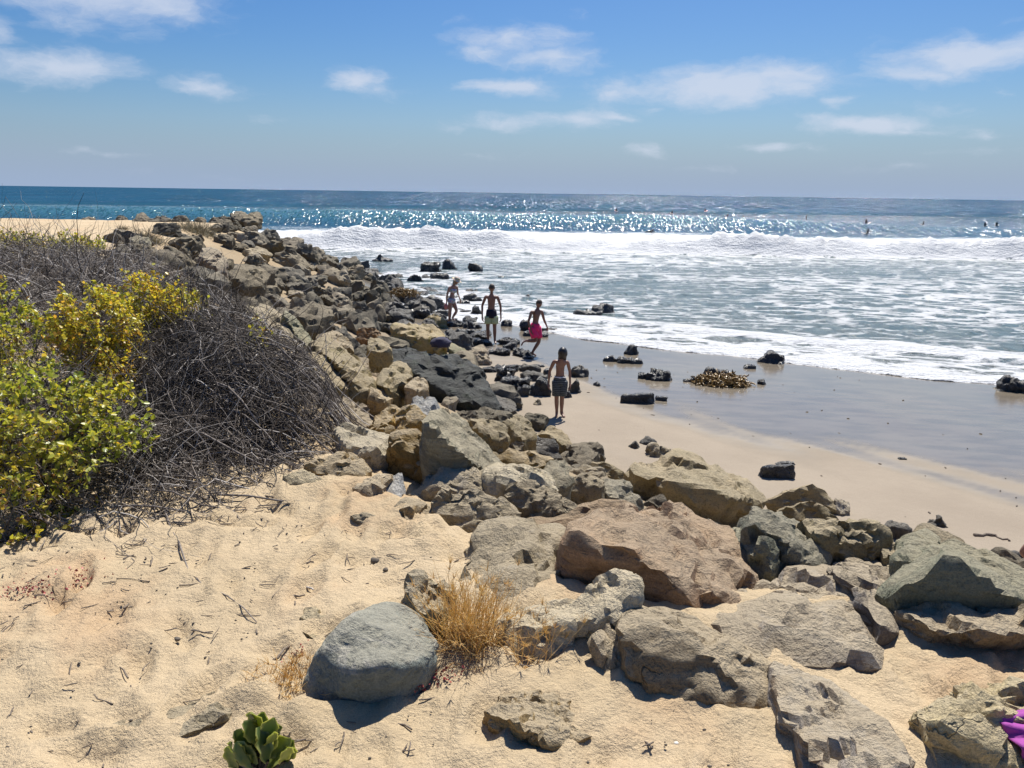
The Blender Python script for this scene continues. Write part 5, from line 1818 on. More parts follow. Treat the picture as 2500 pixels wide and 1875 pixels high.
    for i, (u, v, L, lean, ty) in enumerate(spec):
        tip = at_y(u * 1.1302, v * 1.1302 - 20, b[1] + rg.uniform(-.07, .09))
        ln = L * k * 1.0
        d = np.array([-math.sin(rad(lean)), rg.uniform(-.5, .2), math.cos(rad(lean))])
        d /= np.linalg.norm(d)
        nrm = np.array([rg.normal() * .9, -.75 + rg.normal() * .3, .45])
        s = np.cross(d, nrm)
        s /= np.linalg.norm(s)
        n_ = np.cross(s, d)
        nu, nv = 9, 6
        Vv = []
        for a in np.linspace(0, 1, nu):
            w = ln * .27 * (math.sin(math.pi * min(a * .94 + .06, 1)) ** .55) * (1 - .25 * (1 - a)) + .004
            for q in np.linspace(-1, 1, nv):
                edge = abs(q) ** 2
                wave = .055 * ln * edge * math.sin(a * 15 + i * 2 + (1.6 if q > 0 else 0))
                p = tip - d * ln * (1 - a) + s * (w * q * (1 + .10 * edge * math.sin(a * 22 + i))) + n_ * (wave + .16 * w * edge - .10 * ln * (a - .4) ** 2)
                Vv.append(p)
        Vv = np.array(Vv)
        Fq = grid_faces(nu, nv)
        me = np_mesh('leaf', np.concatenate([Vv, Vv - n_ * .0022]) - b, [Fq, Fq[:, ::-1] + len(Vv)])
        col = (np.array([(.13, .19, .06), (.18, .25, .08), (.30, .36, .09)])[ty] * rg.uniform(.85, 1.15))
        q = np.tile(np.abs(np.linspace(-1, 1, nv)), nu)
        C = np.where((q > .95)[:, None], np.array([(.42, .44, .16)]), col[None])
        add_attr(me, 'tint', np.concatenate([C, C]))
        link('leaf', me, M['leaf_thick'], None, root)
        P = np.stack([b + (tip - d * ln - b) * t_ for t_ in np.linspace(0, 1.05, 5)])[None]
        V, Fc = tubes(P, np.full((1, 5), .0035), 6)
        link('stem', np_mesh('stem', V - b, Fc), M['twig_dark'], None, root)

    # small red succulents
    def red(label, u, v, n, spread, seed):
        rg = np.random.RandomState(seed)
        b = hit(u * 1.1302, v * 1.1302)
        st = b + np.concatenate([rg.normal(size=(n, 2)) * spread, np.zeros((n, 1))], 1)
        st[:, 2] = ground_z(st[:, 0], st[:, 1]) + rg.uniform(0, .03, n)
        d = rg.normal(size=(n, 3)) * [.8, .8, .3] + [0, 0, .7]
        me = leaves_mesh(st - b, d, rg.normal(size=(n, 3)), rg.uniform(.006, .015, n), .9, .35, np.zeros((n, 3)))
        o = link('red_succulent', me, M['red_leaf'], b)
        tag(o, label, 'red succulent')
    red('crimson succulent at the right foot of the blue-grey boulder', 955, 1478, 90, .028, 91)
    red('dull red succulent sprigs in the shadow of the blue-grey boulder', 845, 1510, 90, .032, 92)
    red('small red sprig under the middle of the blue-grey boulder', 905, 1500, 60, .008, 93)
    red('red sprigs by the left flank of the blue-grey boulder', 655, 1425, 60, .025, 94)
    red('rusty red succulent on the sand below the dead brush', 170, 1258, 160, .06, 95)
    red('rusty red succulent at the left edge of the sand below the brush', 60, 1285, 110, .05, 96)


def stick_obj(label, pts, r, cat='stick', mat='stick', name='stick', group=None):
    P = np.array([hit(*px(c, x, y)) + np.array([0, 0, r * .8 + (z if len((c, x, y, z)) else 0)]) for (c, x, y, z) in pts])
    n = 9
    tt = np.linspace(0, len(P) - 1, n)
    Q = np.stack([np.interp(tt, np.arange(len(P)), P[:, k]) for k in range(3)], 1)
    rg = np.random.RandomState(int(abs(P[0, 0] * 9173)) % 9999)
    Q[1:-1] += rg.normal(size=(n - 2, 3)) * r * [.8, .8, .15]
    c = Q.mean(0)
    V, Fc = tubes((Q - c)[None], (np.linspace(1, .55, n) * r * rg.uniform(.8, 1.2, n))[None], 7)
    # closed ends
    me = np_mesh(name, np.concatenate([V, (Q[0] - c)[None], (Q[-1] - c)[None]]),
                 [Fc, np.array([[(k + 1) % 7, k, len(V)] for k in range(7)] + [[len(V) - 7 + k, len(V) - 7 + (k + 1) % 7, len(V) + 1] for k in range(7)])])
    o = link(name, me, M[mat], c)
    return tag(o, label, cat, group)


def build_litter():
    S = stick_obj
    S('straight grey stick lying on the sand uphill of the blue-grey boulder', [('C5', 1505, 850, 0), ('C5', 1580, 822, 0), ('C5', 1640, 788, 0)], .006)
    S('short dark stick left of the straight grey one', [('C5', 1300, 868, 0), ('C5', 1360, 866, 0), ('C5', 1412, 862, 0)], .006)
    S('pale splinter of wood between the two sticks', [('C5', 1385, 815, 0), ('C5', 1450, 838, 0)], .005, 'stick', 'twig_pale')
    S('thin curved twig below the short dark stick', [('C5', 1100, 930, 0), ('C5', 1135, 915, 0), ('C5', 1155, 885, 0)], .0025)
    S('long thin straight twig on the bare sand', [('C5', 1085, 950, 0), ('C5', 1190, 955, 0), ('C5', 1300, 952, 0)], .002)
    S('wavy twig ending at the crumbly sandstone lump', [('C5', 1330, 940, 0), ('C5', 1370, 922, 0), ('C5', 1415, 915, 0)], .0025)
    S('short dark stick beside a dark pebble in the middle of the sand', [('C5', 740, 1080, 0), ('C5', 775, 1095, 0), ('C5', 810, 1097, 0)], .005)
    S('thick brown stick in the twig pile left of the blue-grey boulder', [('C5', 1085, 1250, 0), ('C5', 1160, 1240, .01), ('C5', 1235, 1205, .015)], .005)
    S('stick leaning up through the twig pile left of the blue-grey boulder', [('C5', 1235, 1230, 0), ('C5', 1290, 1170, .02), ('C5', 1350, 1130, .03)], .006)
    S('pale twig on the sand left of the green plant', [('C5', 960, 1228, 0), ('C5', 1040, 1245, 0), ('C5', 1110, 1260, 0)], .002, 'stick', 'twig_pale')
    S('long pale twig lying below the dry grass', [('C6', 640, 822, .01), ('C6', 850, 850, .01), ('C6', 1010, 830, .01), ('C6', 1215, 835, .01)], .003, 'stick', 'twig')
    S('slanting twig on the sand under the golden grass tuft', [('C6', 570, 880, 0), ('C6', 640, 835, .01), ('C6', 690, 830, .01)], .003)
    S('straight dark twig on the left sand', [('C5', 575, 925, 0), ('C5', 620, 885, 0)], .004)
    S('broken dark stick far left on the sand', [('C5', 475, 938, 0), ('C5', 525, 936, 0)], .004)
    S('curling twig lying on the sand below the mottled purple boulder', [('C7', 1465, 1050, .005), ('C7', 1480, 1015, .01), ('C7', 1540, 1050, .008), ('C7', 1600, 1075, .004)], .003)
    S('straight bleached twig on the right-hand sand', [('C7', 1650, 1375, 0), ('C7', 1720, 1350, 0), ('C7', 1770, 1330, 0)], .0022, 'stick', 'twig_pale')
    S('thin dark stick on the sand in front of the ledge', [('C7', 1880, 1210, 0), ('C7', 1935, 1235, 0), ('C7', 1985, 1262, 0)], .0025)
    S('bleached branch lying low at the front of the brush', [('D5', 1220, 1450, .06), ('D5', 1320, 1405, .08), ('D5', 1420, 1385, .06)], .011, 'branch', 'twig_pale', 'branch')
    S('forked grey limb at the front of the green shrub', [('C5', 380, 410, .10), ('C5', 470, 375, .12), ('C5', 500, 280, .16), ('C5', 690, 345, .08)], .010, 'branch', 'twig_pale', 'branch')
    S('driftwood stick with a forked end lying on the dry beach', [('C3', 2018, 1040, -.012), ('C3', 2080, 1036, -.008), ('C3', 2110, 1050, -.012), ('C3', 2155, 1062, -.01)], .024, 'driftwood', 'stick', 'driftwood')
    # pebbles one can pick out
    rg = np.random.RandomState(99)

    def pebble(label, crop, x, y, r, mat):
        c = hit(*px(crop, x, y))
        n = rg.normal(size=(10, 3))
        n /= np.linalg.norm(n, axis=1)[:, None]
        V, Fc = radial(np.concatenate([n, np.eye(3), -np.eye(3)]), np.concatenate([rg.uniform(.7, 1, 10), np.ones(6)]), 2, 14)
        o = link('pebble', np_mesh('pebble', V * r * [1, .9, .7], Fc), M[mat], c + [0, 0, r * .35])
        tag(o, label, 'pebble')
    pebble('white pebble on the bottom sand, the upper of two', 'C6', 1622, 1192, .0065, 'pebble_white')
    pebble('white pebble on the bottom sand, the lower of two', 'C6', 1662, 1254, .008, 'pebble_white')
    pebble('dark pebble by the short dark stick in the middle of the sand', 'C5', 822, 1068, .012, 'pebble_dark')
    pebble('round dark pebble further left above the short dark stick', 'C5', 862, 992, .010, 'pebble_dark')
    pebble('greyish pebble right of the middle of the sand', 'C5', 1010, 965, .010, 'pebble_dark')
    pebble('brown block-like stone on the sand above the straight stick', 'C5', 1740, 710, .022, 'pebble_dark')
    pebble('small black stone right of the block-like one', 'C5', 1785, 745, .012, 'pebble_dark')
    pebble('dark stone between the block-like stone and the stick', 'C5', 1590, 762, .013, 'pebble_dark')
    pebble('tiny dark pebble left of the thin ledge', 'C5', 676, 1288, .007, 'pebble_dark')
    pebble('tan pebble on the sand below the mottled purple boulder', 'C7', 1418, 1312, .010, 'pebble_dark')
    pebble('flat tan pebble left of the purple cloth', 'C7', 1635, 1510, .012, 'pebble_dark')
    pebble('pale flake of stone by the sandstone lump', 'C5', 1690, 860, .012, 'pebble_white')
    # uncountable litter: chips of wood, twigs and grit pressed into the sand
    n = 4400
    x, y = rg.uniform(-4.2, 2.6, n * 2), 1.5 + rg.uniform(0, 1, n * 2) ** 1.2 * 4.6
    nearb = np.exp(-((x + 2.2) ** 2 / 2.2 + (y - 3.5) ** 2 / .5)) + np.exp(-((x + .55) ** 2 / .05 + (y - 2.25) ** 2 / .12)) + .20 * (x < -.2) + .07
    ok = (rg.rand(n * 2) < nearb) & (slope_t(x, y) < .02)
    x, y = x[ok], y[ok]
    n = len(x)
    a = rg.uniform(0, 6.28, n)
    st = np.stack([x, y, ground_z(x, y) + .014], 1)
    P = walk(rg, st, np.stack([np.cos(a), np.sin(a), np.zeros(n)], 1), 4, rg.uniform(.012, .12, n) * rg.uniform(.3, 1, n), .25, .0)
    P[:, :, 2] = ground_z(P[:, :, 0], P[:, :, 1]) + .014 + rg.uniform(-.006, .008, n)[:, None]
    V, Fc = tubes(P, np.array([[1, 1, .9, .6]]) * rg.uniform(.0009, .0034, n)[:, None], 4)
    o = link('twig_litter', np_mesh('twig_litter', V, Fc), M['stick'])
    tag(o, 'scattered bits of twig and bark on the sand', 'litter', None, 'stuff')
    n = 1500
    x, y = rg.uniform(-3.5, 2.6, n), 1.5 + rg.uniform(0, 1, n) ** 1.3 * 3.2
    ok = slope_t(x, y) < .02
    x, y = x[ok], y[ok]
    n = len(x)
    D, Fo = ico(1)
    r = rg.uniform(.0015, .0062, n) ** 1.0
    V = (D[None] * r[:, None, None] * np.array([1, 1, .7]) * rg.uniform(.7, 1.3, (n, 1, 3)) + np.stack([x, y, ground_z(x, y) + .012], 1)[:, None]).reshape(-1, 3)
    Fc = (Fo[None] + (np.arange(n) * len(D))[:, None, None]).reshape(-1, 3)
    o = link('grit', np_mesh('grit', V, Fc), M['pebble_dark'])
    tag(o, 'small stones and grit on the sand', 'grit', None, 'stuff')
    # scraps of weed and shell left on the beach
    n = 90
    x, y = rg.uniform(0.5, 9.0, n), rg.uniform(7.5, 20, n)
    ok = (slope_t(x, y) > .995) & (y < water_edge(x) - .5)
    x, y = x[ok], y[ok]
    n = len(x)
    a = rg.uniform(0, 6.28, n)
    st = np.stack([x, y, ground_z(x, y) + .008], 1)
    P = walk(rg, st, np.stack([np.cos(a), np.sin(a), np.zeros(n)], 1), 4, rg.uniform(.02, .09, n), .5, .0)
    P[:, :, 2] = ground_z(P[:, :, 0], P[:, :, 1]) + .008
    V, Fc = tubes(P, np.array([[.5, 1, 1, .4]]) * rg.uniform(.003, .012, n)[:, None], 4)
    o = link('beach_wrack', np_mesh('beach_wrack', V, Fc), M['stick'])
    tag(o, 'scraps of dried weed scattered on the beach sand', 'litter', None, 'stuff')
    # kelp
    def kelp(label, crop, box, n, seed, lift=.0):
        rg = np.random.RandomState(seed)
        u0, v0 = px(crop, box[0], box[1])
        u1, v1 = px(crop, box[2], box[3])
        c = hit((u0 + u1) / 2, v1 - .2 * (v1 - v0), lift)
        k = c[1] / F_PX
        w = (u1 - u0) * k / 2
        a, r = rg.uniform(0, 6.28, n), np.sqrt(rg.uniform(0, 1, n))
        st = np.stack([c[0] + w * .9 * r * np.cos(a), c[1] + .2 + w * .6 * r * np.sin(a), np.zeros(n)], 1)
        st[:, 2] = c[2] + lift + w * .28 * np.sqrt(np.clip(1 - r * r, 0, 1)) * rg.uniform(.2, 1, n)
        hd = rg.normal(size=(n, 3)) * [1, 1, .12]
        hd /= np.linalg.norm(hd, axis=1)[:, None]
        P = walk(rg, st, hd, 6, rg.uniform(.12, .30, n), .7, .22)
        V, Fc = tubes(P, np.array([[.6, 1, 1.2, 1.2, 1, .4]]) * rg.uniform(.008, .026, n)[:, None], 3)
        root = link('kelp_clump', np_mesh('kelp_clump', V - c, Fc), M['kelp'], c)
        tag(root, label, 'seaweed')
    kelp('golden brown heap of kelp stranded on the wet sand', 'C3', (932, 415, 1172, 472), 900, 101)
    kelp('small golden kelp strands draped on the bank rocks beside the woman', 'D2', (270, 475, 690, 560), 260, 102, .45)


# ------------------------------------------------------------------ people
def make_skin(name, c):
    m, t, b = new_mat(name)
    tc = t.new('ShaderNodeTexCoord').outputs['Object']
    n = t.noise(tc, 9.0, 4.0, .6)
    t.put(b.inputs['Base Color'], t.mix(t.ramp(n, .3, .7), c, (c[0] * .82, c[1] * .74, c[2] * .70)))
    t.put(b.inputs['Roughness'], .48)
    t.put(b.inputs['Subsurface Weight'], .06)
    t.put(b.inputs['Subsurface Radius'], (.02, .008, .004))
    M[name] = m


def make_cloth(name, c, c2=None, kind=None):
    m, t, b = new_mat(name)
    tc = t.new('ShaderNodeTexCoord').outputs['Object']
    col = c
    if kind == 'stripes':
        w = t.new('ShaderNodeTexWave', wave_type='BANDS', bands_direction='Z')
        t.put(w.inputs['Vector'], tc)
        w.inputs['Scale'].default_value = 9.0
        w.inputs['Distortion'].default_value = 3.0
        w.inputs['Detail'].default_value = 3.0
        w.inputs['Detail Scale'].default_value = 2.2
        col = t.mix(t.ramp(w.outputs['Fac'], .60, .85), c, c2)
    elif kind == 'flowers':
        v = t.voro(tc, 26.0, 'F1', 'Color')
        v2 = t.noise(tc, 22.0, 3.0)
        col = t.mix(t.ramp(v2, .42, .56), c, c2)
        col = t.mix(.25, col, v)
    fine = t.noise(tc, 160.0, 2.0)
    t.put(b.inputs['Base Color'], col)
    t.put(b.inputs['Roughness'], .78)
    t.put(b.inputs['Specular IOR Level'], .25)
    t.put(b.inputs['Sheen Weight'], .1)
    big = t.noise(tc, 14.0, 3.0)
    t.put(b.inputs['Normal'], t.bump(t.math('MULTIPLY_ADD', fine, .12, big), .5, .02))
    M[name] = m


make_skin('skin_tan', (.275, .150, .105))
make_skin('skin_brown', (.235, .125, .09))
make_skin('skin_fair', (.36, .21, .16))
make_cloth('cloth_navy', (.018, .02, .035))
make_cloth('cloth_lime', (.46, .55, .34))
make_cloth('cloth_pink', (.78, .035, .17))
make_cloth('cloth_striped', (.030, .040, .050), (.115, .135, .15), 'stripes')
make_cloth('cloth_white', (.72, .70, .68))
make_cloth('cloth_bikini', (.07, .19, .36), (.50, .50, .52), 'flowers')
make_cloth('cloth_purple', (.33, .06, .30))
make_cloth('cloth_straw', (.58, .47, .28), (.40, .30, .16), 'flowers')
make_cloth('cloth_rose', (.55, .22, .20))
make_cloth('cloth_dusk', (.045, .042, .075))
make_cloth('cloth_wetsuit', (.012, .013, .016))
make_simple('hair_black', (.012, .011, .012), (.028, .025, .024), 60.0, .42, .5, .6, (1, 1, .12))
make_simple('hair_brown', (.055, .038, .026), (.10, .07, .045), 60.0, .5, .4, .6, (1, 1, .12))
make_simple('hair_fair', (.24, .17, .10), (.34, .25, .15), 60.0, .5, .4, .6, (1, 1, .12))
make_simple('eye_dark', (.01, .01, .012), (.02, .018, .016), 60.0, .2, .5, 0)
make_simple('board_white', (.62, .62, .60), (.70, .69, .66), 6.0, .3, .5, 0)


def skin_mesh(joints, edges, root, levels=2):
    """Grow one smooth surface over a skeleton: joints {name: (co, radius or (rx, ry))}."""
    names = list(joints)
    ix = {n: i for i, n in enumerate(names)}
    me = bpy.data.meshes.new('skeleton')
    me.from_pydata([joints[n][0] for n in names], [(ix[a], ix[b]) for a, b in edges], [])
    o = bpy.data.objects.new('skeleton', me)
    COL.objects.link(o)
    sk = o.modifiers.new('skin', 'SKIN')
    sk.use_smooth_shade = True
    sk.branch_smoothing = .35
    for n in names:
        r = joints[n][1]
        me.skin_vertices[0].data[ix[n]].radius = r if isinstance(r, tuple) else (r, r)
        me.skin_vertices[0].data[ix[n]].use_root = (n == root)
    sb = o.modifiers.new('sub', 'SUBSURF')
    sb.levels = sb.render_levels = levels
    dg = bpy.context.evaluated_depsgraph_get()
    ev = o.evaluated_get(dg)
    out = bpy.data.meshes.new_from_object(ev)
    bpy.data.objects.remove(o)
    bpy.data.meshes.remove(me)
    for p in out.polygons:
        p.use_smooth = True
    return out


def to_np(me):
    V = np.empty(len(me.vertices) * 3, np.float32)
    me.vertices.foreach_get('co', V)
    return V.reshape(-1, 3).astype(float), [list(p.vertices) for p in me.polygons]


def mk(name, V, polys, mat, parent=None, loc=None):
    me = bpy.data.meshes.new(name)
    me.from_pydata([tuple(v) for v in V], [], [list(map(int, p)) for p in polys])
    for p in me.polygons:
        p.use_smooth = True
    return link(name, me, mat, loc, parent)


def frame(fwd, up=(0, 0, 1)):
    """Columns: left-right x, front y (forward), up z of a head or foot."""
    f = np.array(fwd, float)
    f /= np.linalg.norm(f)
    x = np.cross(f, np.array(up, float))
    x /= np.linalg.norm(x)
    z = np.cross(x, f)
    return np.stack([x, f, z], 1)


def head_mesh(c, fwd, up, r):
    """A skull with brow, nose, lips, chin and ears; r = half its height."""
    D, Fc = ico(4)
    V = D * np.array([.70, .86, 1.0])
    x, y, z = D[:, 0], D[:, 1], D[:, 2]
    f = np.clip(y, 0, 1)
    V[:, 0] *= 1 - .30 * sstep(.05, -.95, z) * (.4 + .6 * f)          # narrow jaw
    V[:, 1] += -.05 * sstep(-.2, -1, z) * (y < 0)
    g = lambda cx, cz, sx, sz: np.exp(-((x - cx) / sx) ** 2 - ((z - cz) / sz) ** 2) * (y > 0)
    V[:, 1] += .20 * g(0, -.17, .10, .13) + .10 * g(0, .02, .08, .16)   # nose
    V[:, 1] -= .10 * (g(.27, .06, .13, .09) + g(-.27, .06, .13, .09))   # eye sockets
    V[:, 1] += .05 * (g(.27, .20, .2, .06) + g(-.27, .20, .2, .06))     # brow
    V[:, 1] += .07 * g(0, -.46, .20, .05) - .04 * g(0, -.50, .2, .02) + .06 * g(0, -.56, .18, .05)   # lips
    V[:, 1] += .10 * g(0, -.82, .22, .14)                               # chin
    for s in (1, -1):
        e = np.exp(-((y + .08) / .16) ** 2 - ((z + .05) / .24) ** 2) * (s * x > .5)
        V[:, 0] += s * .17 * e
        V[:, 1] -= .06 * e
    R = frame(fwd, up)
    return c + (V * r) @ R.T, Fc, R


def hair_cap(c, R, r, cut, long=0.0, puff=.09, seed=0, front=.25):
    """Hair as a thick uneven shell; cut: how far down the sides it goes; long: falls below."""
    D, Fc = ico(4)
    x, y, z = D[:, 0], D[:, 1], D[:, 2]
    V = D * np.array([.70, .86, 1.0]) * (1 + puff)
    V += D * (.05 * fbm(D * 3.5 + seed, 3) + .035 * np.sin(np.arctan2(x, y) * 19 + 3 * z + seed) * sstep(.9, .2, z))[:, None]
    lim = cut + (front - cut) * sstep(.15, .75, y)
    if long:
        dz = np.clip(lim - z, 0, None)
        low = z < lim
        V[:, 2] = np.where(low, V[:, 2] - long * sstep(0, 1.0, dz), V[:, 2])
        hh = np.hypot(V[:, 0], V[:, 1]) + 1e-6
        want = np.where(low, np.maximum(hh, .86 * sstep(-.1, .3, dz) * sstep(-1.0, -.9, z)), hh)
        V[:, :2] *= (want / hh)[:, None]
        keep = np.ones(len(V), bool) if front < -.6 else (z > lim - .9) & ~((y > .35) & (z < lim))
    else:
        keep = z > lim - .06
    k = keep[Fc].all(1)
    return c + (V * r) @ R.T, Fc[k]


def hand(J, E, side, wrist, direc, palm_n, s, curl=.5):
    """Palm, four unequal bent fingers and a thumb, grown from the wrist joint."""
    d = np.array(direc, float)
    d /= np.linalg.norm(d)
    n = np.array(palm_n, float)
    n -= d * (n @ d)
    n /= np.linalg.norm(n)
    w = np.cross(d, n)
    L = .108 * s                      # hand length in body heights
    p = 'h' + side
    J[p + 'palm'] = (wrist + d * L * .42, (.019 * s, .013 * s))
    E.append(('wr' + side, p + 'palm'))
    for i, (off, ln) in enumerate(((-.30, .44), (-.10, .50), (.10, .47), (.30, .37))):
        k0 = wrist + d * L * .60 + w * off * L * .62
        a = curl * .7
        d1 = d * math.cos(a) + n * math.sin(a)
        d2 = d * math.cos(a * 2.2) + n * math.sin(a * 2.2)
        k1 = k0 + d1 * L * ln * .52
        k2 = k1 + d2 * L * ln * .5
        J[p + 'a%d' % i] = (k0, .0068 * s)
        J[p + 'b%d' % i] = (k1, .0054 * s)
        J[p + 'c%d' % i] = (k2, .0042 * s)
        E += [(p + 'palm', p + 'a%d' % i), (p + 'a%d' % i, p + 'b%d' % i), (p + 'b%d' % i, p + 'c%d' % i)]
    t0 = wrist + d * L * .28 - w * L * .26
    t1 = t0 + (d * .7 - w * .55 + n * .3) * L * .28
    t2 = t1 + (d * .9 - w * .15 + n * .35) * L * .22
    J[p + 't0'] = (t0, .0075 * s)
    J[p + 't1'] = (t1, .0060 * s)
    J[p + 't2'] = (t2, .0048 * s)
    E += [('wr' + side, p + 't0'), (p + 't0', p + 't1'), (p + 't1', p + 't2')]


def person(label, foot, H, pose, skin, fwd, head_up=(0, 0, 1), head_fwd=None, hair=None, slim=1.0, female=False, name='person', curl=.5):
    """pose: joint -> (x, y, z) in body heights, x to the right of the picture, y away, z up.
    fwd: which way the chest faces. Returns (root, scaled joints)."""
    B = {k: np.array(v, float) for k, v in pose.items()}
    fw = np.array(fwd, float)
    fw /= np.linalg.norm(fw)
    w = slim
    J, E = {}, []

    def j(n, co, r):
        J[n] = (np.array(co, float), r)
    pel, chest, neck = B['pelvis'], B['chest'], B['neck']
    waist = pel * .52 + chest * .48
    j('pelvis', pel, (.071 * w, .055 * w) if not female else (.076 * w, .058 * w))
    j('waist', waist, (.061 * w, .047 * w) if not female else (.054 * w, .045 * w))
    j('chest', chest, (.076 * w, .056 * w) if not female else (.068 * w, .056 * w))
    j('upper', chest * .45 + neck * .55 - np.array([0, 0, .006]), (.058 * w, .044 * w))
    j('neck', neck + np.array([0, 0, .008]), .027 * w)
    hd = B['head']
    j('skull', neck * .45 + hd * .55, .028 * w)
    E += [('pelvis', 'waist'), ('waist', 'chest'), ('chest', 'upper'), ('upper', 'neck'), ('neck', 'skull')]
    for s in 'lr':
        sh, el, wr = B['sh' + s], B['el' + s], B['wr' + s]
        j('sh' + s, sh, .031 * w)
        j('ua' + s, sh * .6 + el * .4, .0265 * w)
        j('el' + s, el, .0205 * w)
        j('fa' + s, el * .65 + wr * .35, .0205 * w)
        j('wr' + s, wr, (.0150 * w, .0125 * w))
        E += [('upper', 'sh' + s), ('sh' + s, 'ua' + s), ('ua' + s, 'el' + s), ('el' + s, 'fa' + s), ('fa' + s, 'wr' + s)]
        hand(J, E, s, wr, wr - el + np.array([0, 0, -.02]), -np.array([sh[0] - chest[0], 0, 0]) + fw * .02, 1.0, curl)
        hp, kn, an, to = B['hp' + s], B['kn' + s], B['an' + s], B['to' + s]
        j('hp' + s, hp, .052 * w)
        j('th' + s, hp * .55 + kn * .45, .046 * w)
        j('kn' + s, kn, .0315 * w)
        j('ca' + s, kn * .66 + an * .34, .0325 * w)
        j('an' + s, an, .0185 * w)
        fd = to - an
        j('he' + s, an + np.array([-fd[0] * .18, -fd[1] * .18, -.012]) if fd[2] > -.1 else an - np.array([.02 if fd[0] < 0 else -.0, 0, -.005]), .0185 * w)
        j('ba' + s, an * .3 + to * .7, (.021 * w, .015 * w))
        j('to' + s, to, (.018 * w, .010 * w))
        E += [('pelvis', 'hp' + s), ('hp' + s, 'th' + s), ('th' + s, 'kn' + s), ('kn' + s, 'ca' + s), ('ca' + s, 'an' + s), ('an' + s, 'he' + s), ('an' + s, 'ba' + s), ('ba' + s, 'to' + s)]
    if female:
        pass
    JS = {k: ((v[0] * H), (tuple(q * H for q in v[1]) if isinstance(v[1], tuple) else v[1] * H)) for k, v in J.items()}
    me = skin_mesh(JS, E, 'pelvis', 2)
    V, polys = to_np(me)
    bpy.data.meshes.remove(me)
    hf = head_fwd if head_fwd is not None else fwd
    r = .066 * H
    hc = hd * H
    HV, HF, R = head_mesh(hc, hf, head_up, r)
    n0 = len(V)
    V = np.concatenate([V, HV])
    polys = polys + [[int(a) + n0 for a in f] for f in HF]
    root = empty(name, foot)
    tag(root, label, 'person')
    mk('body', V, polys, M[skin], root)
    for s in (1, -1):
        D, Fo = ico(1)
        ec = hc + R @ (np.array([s * .27, .70, .05]) * r)
        mk('eye', ec + D * r * .085, Fo, M['eye_dark'], root)
    if hair:
        hv, hfc = hair_cap(hc, R, r, **hair[1])
        mk('hair', hv, hfc, M[hair[0]], root)
    return root, {k: v * H for k, v in B.items()}, hc, R, r


def loft(rings, mat, name, parent, split=None, mats=None):
    """Skin a list of closed rings (n points each), open at both ends, with a hem thickness."""
    k, n = len(rings), len(rings[0])
    V = np.concatenate(rings)
    F_ = []
    for i in range(k - 1):
        for a in range(n):
            F_.append([i * n + a, i * n + (a + 1) % n, (i + 1) * n + (a + 1) % n, (i + 1) * n + a])
    o = mk(name, V, F_, M[mat], parent)
    sd = o.modifiers.new('thickness', 'SOLIDIFY')
    sd.thickness = .006
    sd.offset = 1
    return o


def ring(c, axis, rx, ry, n=20, side=(1, 0, 0), wob=0.0, ph=0.0):
    ax = np.array(axis, float)
    ax /= np.linalg.norm(ax)
    s = np.array(side, float)
    s -= ax * (s @ ax)
    s /= np.linalg.norm(s)
    t = np.cross(ax, s)
    a = np.linspace(0, 2 * math.pi, n, endpoint=False)
    k = 1 + wob * np.sin(a * 5 + ph)
    return np.array(c)[None] + s[None] * (np.cos(a) * rx * k)[:, None] + t[None] * (np.sin(a) * ry * k)[:, None]


def shorts(root, B, H, mat, leg=.62, flare=1.0, waist_mat=None, yoke=None, side=(1, 0, 0), band=.022, leg0=-.14):
    """Board shorts: waist and seat in one piece, two legs ending in a hem."""
    pel = B['pelvis']
    up = B['chest'] - pel
    up /= np.linalg.norm(up)
    side = np.array(side, float)
    top = pel + up * .055 * H
    w0, d0 = .083 * H, .066 * H
    rs = [ring(top, up, w0 * .96, d0 * .96, side=side), ring(pel + up * .02 * H, up, w0 * 1.04, d0 * 1.06, side=side, wob=.01), ring(pel - up * .03 * H, up, w0 * 1.12, d0 * 1.10, side=side, wob=.015, ph=1),
          ring(pel - up * (.062 if leg0 < 0 else .085) * H, up, w0 * 1.10, d0 * 1.06, side=side, wob=.02, ph=2)]
    loft(rs, yoke or mat, 'seat_panel', root)
    for s in 'lr':
        hp, kn = B['hp' + s], B['kn' + s]
        d = kn - hp
        L = np.linalg.norm(d)
        d /= L
        rr = [ring(hp + d * L * t, d, .062 * H * k * flare, .062 * H * k * flare, side=side, wob=.02 + .05 * t, ph=i * .7) for i, (t, k) in enumerate(((leg0, .80 if leg0 < 0 else .96), (leg0 + .12, 1.0), (.25, .98), (.45, .95), (leg, .94)))]
        loft(rr, mat, 'trouser_leg', root)
    if waist_mat:
        loft([ring(top - up * .002 * H, up, w0 * .985, d0 * .985, side=side), ring(top - up * band * H, up, w0 * 1.02, d0 * 1.03, side=side)], waist_mat, 'waistband', root)


def solve_height(foot, u, v_top):
    lo, hi = .8, 2.4
    for _ in range(40):
        m = (lo + hi) / 2
        if project(np.array(foot) + [0, 0, m])[1] > v_top:
            lo = m
        else:
            hi = m
    return lo


